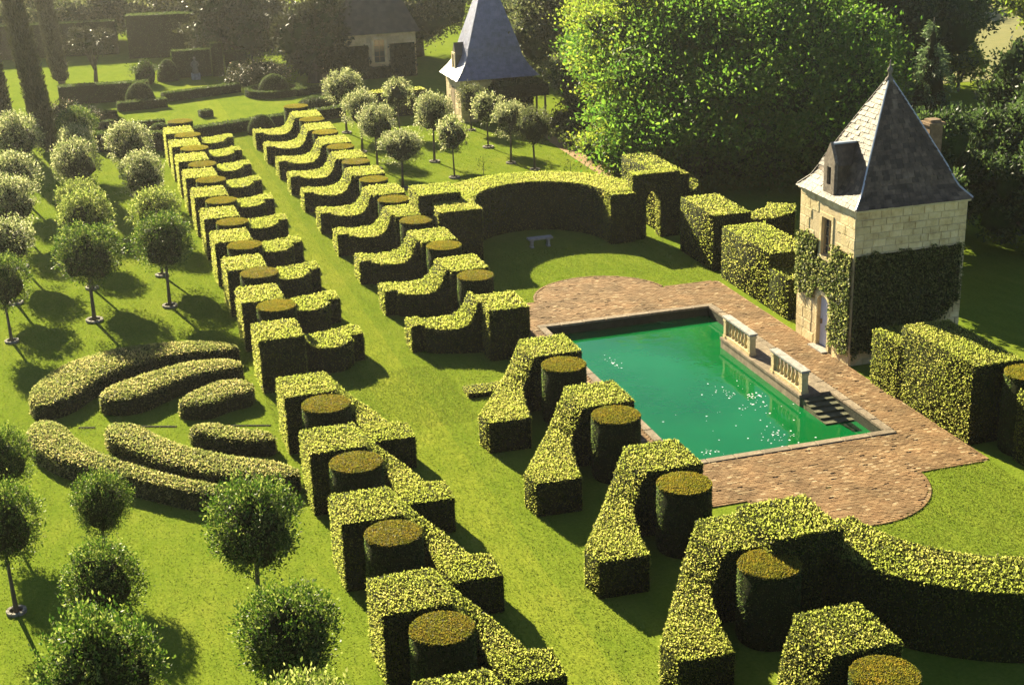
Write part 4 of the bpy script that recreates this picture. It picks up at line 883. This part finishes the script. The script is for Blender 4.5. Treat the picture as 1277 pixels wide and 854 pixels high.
# ------------------------------------------------------------------ buildings
def slates(fx, corners_at, z0, z1, rowh, tw, mat, parent, name='roof_slate', thick=.018):
    """rows of separate slates on the four faces of a hipped bell-cast roof; corners_at(z) -> (x0,x1,y0,y1)"""
    g = Geo(); z = z0; rg = np.random.default_rng(fx)
    zs = [z0]
    while zs[-1] < z1 - .04:
        a = corners_at(zs[-1]); b = corners_at(zs[-1] + .05); sl = math.hypot(.05, b[0] - a[0]); zs.append(zs[-1] + rowh * .05 / sl)
    for r in range(len(zs) - 1):
        za, zb = zs[r], zs[r + 1]; A = corners_at(za); B = corners_at(zb)
        ring = [((A[0], A[2]), (A[1], A[2]), (B[0], B[2]), (B[1], B[2]), (0, -1)), ((A[1], A[2]), (A[1], A[3]), (B[1], B[2]), (B[1], B[3]), (1, 0)),
                ((A[1], A[3]), (A[0], A[3]), (B[1], B[3]), (B[0], B[3]), (0, 1)), ((A[0], A[3]), (A[0], A[2]), (B[0], B[3]), (B[0], B[2]), (-1, 0))]
        for p, q, p2, q2, nn in ring:
            ln = math.hypot(q[0] - p[0], q[1] - p[1]); n = max(1, round(ln / tw)); off = .5 if r % 2 else 0
            edges = sorted(set([0.0] + [min(1, max(0, (i + off) / n)) for i in range(n + 1)] + [1.0]))
            for e0, e1 in zip(edges[:-1], edges[1:]):
                if e1 - e0 < 1e-3: continue
                gp = .006 / max(ln, .2); e0 += gp; e1 -= gp
                t_ = thick * rg.uniform(.7, 1.7); tz = rg.uniform(-.006, .006)
                lo0 = (p[0] + (q[0] - p[0]) * e0 + nn[0] * t_, p[1] + (q[1] - p[1]) * e0 + nn[1] * t_, za + tz); lo1 = (p[0] + (q[0] - p[0]) * e1 + nn[0] * t_, p[1] + (q[1] - p[1]) * e1 + nn[1] * t_, za + tz)
                hi0 = (p2[0] + (q2[0] - p2[0]) * e0 + nn[0] * .004, p2[1] + (q2[1] - p2[1]) * e0 + nn[1] * .004, zb + .012); hi1 = (p2[0] + (q2[0] - p2[0]) * e1 + nn[0] * .004, p2[1] + (q2[1] - p2[1]) * e1 + nn[1] * .004, zb + .012)
                b0 = (lo0[0] - nn[0] * t_, lo0[1] - nn[1] * t_, za); b1 = (lo1[0] - nn[0] * t_, lo1[1] - nn[1] * t_, za)
                g.add([lo0, lo1, hi1, hi0, b0, b1], [(0, 1, 2, 3), (4, 5, 1, 0), (4, 0, 3), (1, 5, 2)])
    o = g.obj(name, [mat], parent); o['kind'] = 'stuff'; return o
def roof_profile(cx, cy, hx, hy, z_e, z_k, z_a, kx):
    """half widths: eave hx,hy at z_e, kx*h at z_k (bell-cast), 0 at z_a"""
    def f(z):
        if z <= z_k:
            s = (z - z_e) / (z_k - z_e); k = 1 + (kx - 1) * (1 - (1 - s) ** 1.7) if s >= 0 else 1
        else: k = kx * (1 - (z - z_k) / (z_a - z_k)) ** .97
        k = max(k, .01); return (cx - hx * k, cx + hx * k, cy - hy * k, cy + hy * k)
    return f
def roof_under(f, z0, z1, parent, mat, n=14):
    g = Geo(); v = []; fc = []
    for i in range(n + 1):
        a = f(z0 + (z1 - z0) * i / n); z = z0 + (z1 - z0) * i / n - .012; v += [(a[0], a[2], z), (a[1], a[2], z), (a[1], a[3], z), (a[0], a[3], z)]
    for i in range(n):
        for j in range(4): fc.append((4 * i + j, 4 * i + (j + 1) % 4, 4 * i + 4 + (j + 1) % 4, 4 * i + 4 + j))
    fc += [(3, 2, 1, 0), (4 * n, 4 * n + 1, 4 * n + 2, 4 * n + 3)]
    g.add(v, fc); return g.obj('roof', [mat], parent)
def ivy(parent, faces, dens, size, seed, mat=M_ivy, name='ivy'):
    """faces: list of (origin, u axis, v axis, normal, W, H, keep(u,v))"""
    rg = np.random.default_rng(seed); PP = []; DD = []; back = Geo()
    for o, u, v, nn, W_, H_, keep in faces:
        n = int(W_ * H_ * dens); a = rg.random(n) * W_; b = rg.random(n) * H_; k = np.array([keep(x + .06 * math.sin(7 * y), y + .07 * math.sin(5 * x + 1) + .05 * math.sin(13 * x)) for x, y in zip(a, b)])
        a, b = a[k], b[k]; o, u, v, nn = map(np.array, (o, u, v, nn))
        P = o + a[:, None] * u + b[:, None] * v + nn * rg.uniform(.03, .13, len(a))[:, None]
        D = norm(np.array([0, 0, -.7]) + nn * .45 + rg.normal(size=(len(a), 3)) * .45); PP.append(P); DD.append(D)
        s = .16
        for i in range(int(W_ / s)):
            for j in range(int(H_ / s)):
                if keep((i + .5) * s, (j + .5) * s) and keep(i * s, j * s) and keep((i + 1) * s, (j + 1) * s):
                    q = [o + u * i * s + v * j * s + nn * .035, o + u * (i + 1) * s + v * j * s + nn * .035, o + u * (i + 1) * s + v * (j + 1) * s + nn * .035, o + u * i * s + v * (j + 1) * s + nn * .035]
                    back.add(q, [(0, 1, 2, 3)])
    P = np.concatenate(PP); D = np.concatenate(DD); L = size * rg.uniform(.6, 1.35, len(P))
    return link(name, big_mesh(name, back, leaf_verts(P, D, L, L * .8, rg), [M_hedge_in, mat]), parent)
def courses(parent, o, u, nn, W_, z0, z1, rowh, lw, skip, mat, seed, name='wall_stone', proud=.02):
    """separate stones laid in courses on one wall face; skip(u0,u1,z0,z1) drops a stone"""
    rg = np.random.default_rng(seed); z = z0; o = Vector(o); u = Vector(u); nn = Vector(nn); r = 0
    while z < z1 - .05:
        h = min(rowh * rg.uniform(.85, 1.15), z1 - z); 
        if z1 - z - h < rowh * .4: h = z1 - z
        x = 0.0; r += 1
        while x < W_ - .01:
            w_ = lw * rg.uniform(.7, 1.4) * (.6 if x == 0 and r % 2 else 1)
            if W_ - x - w_ < lw * .4: w_ = W_ - x
            if not skip(x, x + w_, z, z + h):
                p = proud * rg.uniform(.5, 1.5); gp = .009; b = .012
                q = lambda a, c, d: tuple(o + u * a + nn * d + Vector((0, 0, c)))
                x0_, x1_, y0_, y1_ = x + gp, x + w_ - gp, z + gp, z + h - gp
                v = [q(x0_, y0_, 0), q(x1_, y0_, 0), q(x1_, y1_, 0), q(x0_, y1_, 0), q(x0_ + b, y0_ + b, p), q(x1_ - b, y0_ + b, p), q(x1_ - b, y1_ - b, p), q(x0_ + b, y1_ - b, p)]
                fix(Geo().add(v, [(4, 5, 6, 7), (0, 1, 5, 4), (1, 2, 6, 5), (2, 3, 7, 6), (3, 0, 4, 7), (3, 2, 1, 0)])).obj(name, [mat], parent)
            x += w_
        z += h
# the tower
TX0, TX1, TY0, TY1, TH = 27.07, 31.72, 46.0, 50.25, 5.98
tw = thing('stone_tower', 'square ivy-clad limestone tower with a steep slate roof beside the pool', 'tower', (0, 0, 0))
g = Geo()
# shell with a door and a window recess on the west face (built as pieces butted end to end)
DY0, DY1, DH = 47.68, 48.52, 2.1; WY0, WY1, WZ0, WZ1 = 47.75, 48.5, 3.75, 5.25
g.box(TX0 + .3, TX1, TY0, TY1, 0, TH)
g.box(TX0, TX0 + .298, TY0, DY0, 0, TH); g.box(TX0, TX0 + .298, DY1, TY1, 0, TH)
g.box(TX0, TX0 + .298, DY0 + .001, DY1 - .001, DH, WZ0); g.box(TX0, TX0 + .298, DY0 + .001, WY0, WZ0 + .001, WZ1); g.box(TX0, TX0 + .298, WY1, DY1 - .001, WZ0 + .001, WZ1); g.box(TX0, TX0 + .298, DY0 + .001, DY1 - .001, WZ1 + .001, TH)
g.obj('wall', [M_mortar], tw)
def hits(x0, x1, z0, z1, r): return not (x1 <= r[0] or x0 >= r[1] or z1 <= r[2] or z0 >= r[3])
uo = TY1      # west face: u runs from the far corner towards the near corner
def west_skip(a, b, c, d):
    y0_, y1_ = uo - b, uo - a
    if hits(y0_, y1_, c, d, (DY0 - .16, DY1 + .16, 0, DH + .32)) or hits(y0_, y1_, c, d, (WY0 - .14, WY1 + .14, WZ0 - .14, WZ1 + .16)): return True
    ym = (y0_ + y1_) / 2
    if 1.95 < c and d < 4.3: return True
    if ym < 47.5 and .45 < c and d < 4.3: return True
    return False
courses(tw, (TX0, TY1, 0), (0, -1, 0), (-1, 0, 0), TY1 - TY0, .0, TH, .40, .66, west_skip, M_stone, 1)
def south_skip(a, b, c, d):
    x_ = TX0 + (a + b) / 2
    if d < 4.25 and not (x_ > 30.2 and d < 2.3) and c > .42: return True
    return False
courses(tw, (TX0, TY0, 0), (1, 0, 0), (0, -1, 0), TX1 - TX0, 0, TH, .27, .44, south_skip, M_rubble, 2, proud=.03)
for k, (y0_, y1_) in enumerate(((DY0 - .16, DY0), (DY1, DY1 + .16))): Geo().box(TX0 - .05, TX0 - .001, y0_, y1_, 0, DH - .25).obj('door_jamb', [M_stone], tw)
n = 8; yc = (DY0 + DY1) / 2; ri = (DY1 - DY0) / 2; ro = ri + .16; zs = DH - .25 + .003
for i in range(n):
    a0, a1 = math.pi * i / n + .02, math.pi * (i + 1) / n - .02; v = []
    for xx in (TX0 - .05, TX0 - .001):
        v += [(xx, yc + ri * math.cos(a0), zs + ri * .8 * math.sin(a0)), (xx, yc + ro * math.cos(a0), zs + ro * .85 * math.sin(a0)), (xx, yc + ro * math.cos(a1), zs + ro * .85 * math.sin(a1)), (xx, yc + ri * math.cos(a1), zs + ri * .8 * math.sin(a1))]
    fix(Geo().add(v, [(0, 1, 2, 3), (7, 6, 5, 4), (0, 4, 5, 1), (1, 5, 6, 2), (2, 6, 7, 3), (3, 7, 4, 0)])).obj('arch_stone', [M_stone], tw)
dr = Geo()
for i in range(5):
    a = DY0 + (DY1 - DY0) * i / 5 + .006; b = DY0 + (DY1 - DY0) * (i + 1) / 5 - .006; dr.box(TX0 + .12, TX0 + .16, a, b, .08, DH - .02)
d_ = dr.obj('door', [M_door], tw)
Geo().box(TX0 + .06, TX0 + .118, 48.36, 48.42, .95, 1.15).obj('handle', [M_slate], d_)
Geo().box(TX0 - .3, TX0 + .1, DY0 - .15, DY1 + .15, 0, .078).obj('door_step', [M_grey], tw)
wf = Geo(); wf.box(TX0 + .1, TX0 + .16, WY0, WY0 + .07, WZ0 + .002, WZ1); wf.box(TX0 + .1, TX0 + .16, WY1 - .07, WY1, WZ0 + .002, WZ1); wf.box(TX0 + .1, TX0 + .16, WY0 + .071, WY1 - .071, WZ1 - .07, WZ1); wf.box(TX0 + .1, TX0 + .16, WY0 + .071, WY1 - .071, WZ0 + .002, WZ0 + .07)
wf.box(TX0 + .105, TX0 + .155, yc + .03 - .025, yc + .03 + .025, WZ0 + .071, WZ1 - .071)
wo_ = wf.obj('window', [M_wood], tw)
for i in range(1, 4):
    z_ = WZ0 + (WZ1 - WZ0) * i / 4
    for a, b in ((WY0 + .071, yc + .004), (yc + .056, WY1 - .071)): Geo().box(TX0 + .11, TX0 + .15, a, b, z_ - .015, z_ + .015).obj('glazing_bar', [M_wood], wo_)
Geo().box(TX0 + .165, TX0 + .18, WY0, WY1, WZ0, WZ1).obj('pane', [M_glass], wo_)
Geo().box(TX0 - .08, TX0 + .09, WY0 - .12, WY1 + .12, WZ0 - .13, WZ0 - .002).obj('window_sill', [M_stone], tw)
for y0_, y1_ in ((WY0 - .13, WY0 - .002), (WY1 + .002, WY1 + .13)): Geo().box(TX0 - .03, TX0 - .001, y0_, y1_, WZ0, WZ1).obj('window_jamb', [M_stone], tw)
Geo().box(TX0 - .03, TX0 - .001, WY0 - .13, WY1 + .13, WZ1 + .003, WZ1 + .17).obj('window_lintel', [M_stone], tw)
Geo().box(TX0 - .09, TX1 + .09, TY0 - .09, TY1 + .09, TH + .002, TH + .12).obj('cornice', [M_stone], tw)
rf = roof_profile((TX0 + TX1) / 2, (TY0 + TY1) / 2, 2.62, 2.42, TH - .02, TH + 1.0, 10.45, .70)
rb = roof_under(rf, TH + .125, 10.4, tw, M_slated)
slates(21, rf, TH + .10, 10.36, .19, .26, M_slate, tw, thick=.032)
for sx, sy in ((0, 2), (1, 2), (0, 3), (1, 3)):
    g = Geo(); z_ = np.linspace(TH + .12, 10.38, 12); P = [(rf(q)[sx], rf(q)[sy], q + .02) for q in z_]; g.tube(P, [.035] * 12, 6); g.obj('hip_ridge', [M_slate if sy == 3 else M_lead], tw)
fx, fy = (TX0 + TX1) / 2, (TY0 + TY1) / 2
Geo().lathe([(.15, 10.22), (.16, 10.36), (.08, 10.44), (.055, 10.55), (.09, 10.62), (.11, 10.69), (.07, 10.77), (.03, 10.83), (.018, 11.05)], 10, (fx, fy, 0)).obj('finial', [M_finial], tw, True)
ch = Geo(); ch.box(31.73, 32.3, 48.85, 49.4, 0, 8.25); ch.box(31.66, 32.37, 48.78, 49.47, 8.252, 8.35); ch.box(31.78, 32.25, 48.9, 49.35, 8.352, 8.45); ch.obj('chimney', [M_chim], tw)
# dormer on the west slope
dy0, dy1 = 47.72, 48.52; dz0 = TH + .38; dzt = dz0 + 1.3; dyc = (dy0 + dy1) / 2; dxf = TX0 + .12
dm = Geo(); v = [(dxf, dy0, dz0), (dxf, dy1, dz0), (dxf, dy1, dzt - .25), (dxf, dyc, dzt + .38), (dxf, dy0, dzt - .25)]; v2 = [(a + 2.0, b, c) for a, b, c in v]
dm.add(v + v2, [(0, 1, 2, 3, 4), (9, 8, 7, 6, 5)] + [(i, i + 5, (i + 1) % 5 + 5, (i + 1) % 5) for i in range(5)]); fix(dm); dormer = dm.obj('dormer', [M_slate], tw)
for s in (0, 1):
    ya = dy0 - .06 if s == 0 else dy1 + .06
    a = [(dxf - .02, ya, dzt - .36), (dxf + 1.95, ya, dzt - .36), (dxf + 1.95, dyc, dzt + .42), (dxf - .02, dyc, dzt + .42)]
    b = [(p, q, r + .05) for p, q, r in a]; fix(Geo().add(a + b, [(0, 1, 2, 3), (7, 6, 5, 4), (0, 4, 5, 1), (1, 5, 6, 2), (2, 6, 7, 3), (3, 7, 4, 0)])).obj('dormer_slope', [M_slate], dormer)
Geo().box(dxf - .03, dxf + 1.9, dyc - .09, dyc + .09, dzt + .43, dzt + .49).obj('ridge_cap', [M_lead], dormer)
g = Geo(); g.box(dxf - .14, dxf - .001, dy0 + .0, dy0 + .25, dz0 - .12, dzt - .25); g.box(dxf - .14, dxf - .001, dy1 - .25, dy1, dz0 - .12, dzt - .25); g.box(dxf - .14, dxf - .001, dy0 + .251, dy1 - .251, dz0 - .12, dz0 + .2); g.box(dxf - .14, dxf - .001, dy0 + .251, dy1 - .251, dzt - .42, dzt - .25)
g.add(*(lambda a: (a + [(x + .139, y, z) for x, y, z in a], [(0, 1, 2, 3, 4), (9, 8, 7, 6, 5)] + [(i, i + 5, (i + 1) % 5 + 5, (i + 1) % 5) for i in range(5)]))([(dxf - .14, dy0 - .05, dzt - .248), (dxf - .14, dy1 + .05, dzt - .248), (dxf - .14, dy1 - .2, dzt + .2), (dxf - .14, dyc, dzt + .52), (dxf - .14, dy0 + .2, dzt + .2)]))
g.obj('dormer_front', [M_dorm], dormer)
Geo().box(dxf - .05, dxf - .02, dy0 + .25, dy1 - .25, dz0 + .2, dzt - .42).obj('dormer_window', [M_glass], dormer)
def kw(u_, v_):      # west face, u from the far corner to the near one
    y = TY1 - u_
    if DY0 - .18 < y < DY1 + .18 and v_ < DH + .30: return False
    if WY0 - .15 < y < WY1 + .15 and v_ > WZ0 - .14: return False
    if y > DY1 + .1 and v_ < 2.0 - .1 * (y - 48.5): return False
    if y < DY0 and v_ < .45 + .08 * math.sin(9 * y): return False
    return v_ < 4.42 + .05 * math.sin(4 * y)
def ks(u_, v_):
    x = TX0 + u_
    if v_ < .45 + .1 * math.sin(6 * x) and x < 29.5: return False
    if x > 30.4 and v_ < 1.2 + (x - 30.4) * .75: return False
    return v_ < 4.40
ivy(tw, [((TX0 - .02, TY1, 0), (0, -1, 0), (0, 0, 1), (-1, 0, 0), TY1 - TY0, 4.6, kw), ((TX0, TY0 - .03, 0), (1, 0, 0), (0, 0, 1), (0, -1, 0), TX1 - TX0 - .1, 4.6, ks)], 620, .085, 9)

# the far tower with the lavender slate roof
BX0, BX1, BY0, BY1, BH = 26.1, 31.3, 97.3, 101.2, 2.95
ft = thing('garden_pavilion', 'stone pavilion with a tall flared lavender slate roof reaching the top of the view', 'pavilion', (0, 0, 0))
Geo().box(BX0, BX1, BY0, BY1, 0, BH).obj('wall', [M_mortar], ft)
courses(ft, (BX0, BY1, 0), (0, -1, 0), (-1, 0, 0), BY1 - BY0, 0, BH, .38, .7, lambda a, b, c, d: hits(a, b, c, d, (1.3, 2.1, .0, 2.2)), M_stone, 5, proud=.03)
courses(ft, (BX0, BY0, 0), (1, 0, 0), (0, -1, 0), 2.2, 0, BH, .38, .7, lambda a, b, c, d: False, M_rubble, 6, proud=.03)
Geo().box(BX0 - .015, BX0 - .001, BY1 - 2.08, BY1 - 1.32, 0, 2.18).obj('door', [M_wood], ft)
bf = roof_profile((BX0 + BX1) / 2, (BY0 + BY1) / 2, 3.0, 2.35, BH - .05, BH + 1.9, 10.2, .62)
roof_under(bf, BH, 10.15, ft, M_slated); slates(22, bf, BH - .03, 10.1, .18, .26, M_slateb, ft)
dz = BH + .35; g = Geo(); xf = BX0 + .15; yc2 = 99.4; v = [(xf, yc2 - .42, dz), (xf, yc2 + .42, dz), (xf, yc2 + .42, dz + 1.1), (xf, yc2, dz + 1.9), (xf, yc2 - .42, dz + 1.1)]
g.add(v + [(a + 1.5, b, c) for a, b, c in v], [(0, 1, 2, 3, 4), (9, 8, 7, 6, 5)] + [(i, i + 5, (i + 1) % 5 + 5, (i + 1) % 5) for i in range(5)]); d2 = fix(g).obj('dormer', [M_slated], ft)
g = Geo(); g.box(xf - .08, xf - .002, yc2 - .42, yc2 - .2, dz, dz + 1.1); g.box(xf - .08, xf - .002, yc2 + .2, yc2 + .42, dz, dz + 1.1); g.box(xf - .08, xf - .002, yc2 - .42, yc2 + .42, dz + 1.102, dz + 1.25); g.obj('dormer_front', [M_stone], d2)
Geo().box(xf - .04, xf - .01, yc2 - .2, yc2 + .2, dz, dz + 1.1).obj('dormer_window', [M_glass], d2)
ivy(ft, [((BX0, BY0 - .04, 0), (1, 0, 0), (0, 0, 1), (0, -1, 0), BX1 - BX0, 3.0, lambda u_, v_: u_ > 1.7 + .4 * math.sin(3 * v_))], 120, .16, 12, M_box)
o = hedge('clipped_canopy', Geo().box(28.4, 31.6, 94.8, 97.1, 1.9, 2.7), M_box, 160, .1); 
t = thing('arbour', 'square clipped green arbour on posts against the wall of the far pavilion', 'arbour', (0, 0, 0)); o.parent = t; o.name = 'canopy'
for x_, y_ in ((28.6, 95.0), (31.4, 95.0), (28.6, 96.9), (31.4, 96.9)): Geo().box(x_ - .06, x_ + .06, y_ - .06, y_ + .06, 0, 1.95).obj('post', [M_wood], t)
# the house behind the parterre
HX0, HX1, HY0, HY1, HH = 20.5, 28.0, 118.0, 126.0, 3.6
hs = thing('stone_house', 'stone house with a dark steep roof and a barred window behind the parterre', 'house', (0, 0, 0))
Geo().box(HX0, HX1, HY0, HY1, 0, HH).obj('wall', [M_mortar], hs)
def house_skip(a, b, c, d): return d < 2.8 or hits(a + HX0, b + HX0, c, d, (24.25, 25.6, 1.2, 3.3))
courses(hs, (HX0, HY0, 0), (1, 0, 0), (0, -1, 0), HX1 - HX0, 0, HH, .4, .9, house_skip, M_stone, 7, proud=.03)
wfr = Geo(); wfr.box(24.3, 24.5, HY0 - .1, HY0 - .002, 1.3, 3.1); wfr.box(25.35, 25.55, HY0 - .1, HY0 - .002, 1.3, 3.1); wfr.box(24.3, 25.55, HY0 - .1, HY0 - .002, 3.102, 3.3); wfr.box(24.2, 25.65, HY0 - .16, HY0 - .002, 1.15, 1.298)
wn = wfr.obj('window_frame', [M_stone], hs); Geo().box(24.5, 25.35, HY0 - .04, HY0 - .004, 1.3, 3.1).obj('pane', [M_glass], wn)
g = Geo(); g.box(24.90, 24.95, HY0 - .06, HY0 - .042, 1.3, 3.1)
for z_ in (1.75, 2.2, 2.65): g.box(24.5, 24.898, HY0 - .06, HY0 - .042, z_ - .02, z_ + .02); g.box(24.952, 25.35, HY0 - .06, HY0 - .042, z_ - .02, z_ + .02)
g.obj('glazing_bar', [M_wood], wn)
ivy(hs, [((HX0, HY0 - .05, 0), (1, 0, 0), (0, 0, 1), (0, -1, 0), HX1 - HX0, 2.9, lambda u_, v_: v_ < 2.75 and not (24.15 < HX0 + u_ < 25.7 and v_ > 1.1))], 60, .2, 13, M_brownleaf)
hf = lambda z: (HX0 - .35 + (z - HH) * .45, HX1 + .35 - (z - HH) * .45, HY0 - .35 + (z - HH) * .62, HY1 + .35 - (z - HH) * .62)
roof_under(hf, HH + .01, 9.6, hs, M_slated); slates(23, hf, HH, 9.5, .3, .35, M_slated, hs)

# ------------------------------------------------------------------ grass blades on the near lawns
def inside_box(x, y, boxes):
    k = np.zeros(len(x), bool)
    for x0, x1, y0, y1 in boxes: k |= (x > x0) & (x < x1) & (y > y0) & (y < y1)
    return k
rg = np.random.default_rng(99)
regs = [(-8, 6, 22, 72, 90000), (9, 12.6, 22, 100, 60000), (5.7, 16.5, 46, 52, 16000), (21, 27, 28.5, 37, 22000), (17.5, 27.5, 57.6, 65.5, 18000), (-6, 6, 72, 97, 20000), (17, 30, 71, 97, 30000)]
P = []
for x0_, x1_, y0_, y1_, n in regs: P.append(np.c_[rg.uniform(x0_, x1_, n), rg.uniform(y0_, y1_, n), np.zeros(n)])
P = np.concatenate(P); bad = np.array([on_paving(a, b) for a, b, _ in P]) | inside_box(P[:, 0], P[:, 1], [(PX0 - .4, PX1 + .4, PY0 - .4, PY1 + .4)])
P = P[~bad]; n = len(P); D = norm(rg.normal(size=(n, 3)) * .5 + np.array([0, 0, 1.0])); L = rg.uniform(.03, .075, n)
stuff(link('grass', big_mesh('grass', None, leaf_verts(P, D, L, np.full(n, .022), rg), [M_blade])), 'short mown grass blades over the lawns and the walk', 'grass')

# ------------------------------------------------------------------ air
hz = Geo().box(-410, 410, -210, 610, -2.7, 23.5)
m, n, out = new_mat('haze')
pv = N(n, 'ShaderNodeVolumePrincipled'); pv.inputs['Color'].default_value = (1, 0.96, 0.86, 1); pv.inputs['Density'].default_value = 0.00023; pv.inputs['Anisotropy'].default_value = 0.8
n.links.new(pv.outputs[0], out.inputs['Volume'])
stuff(hz.obj('haze', [m]))
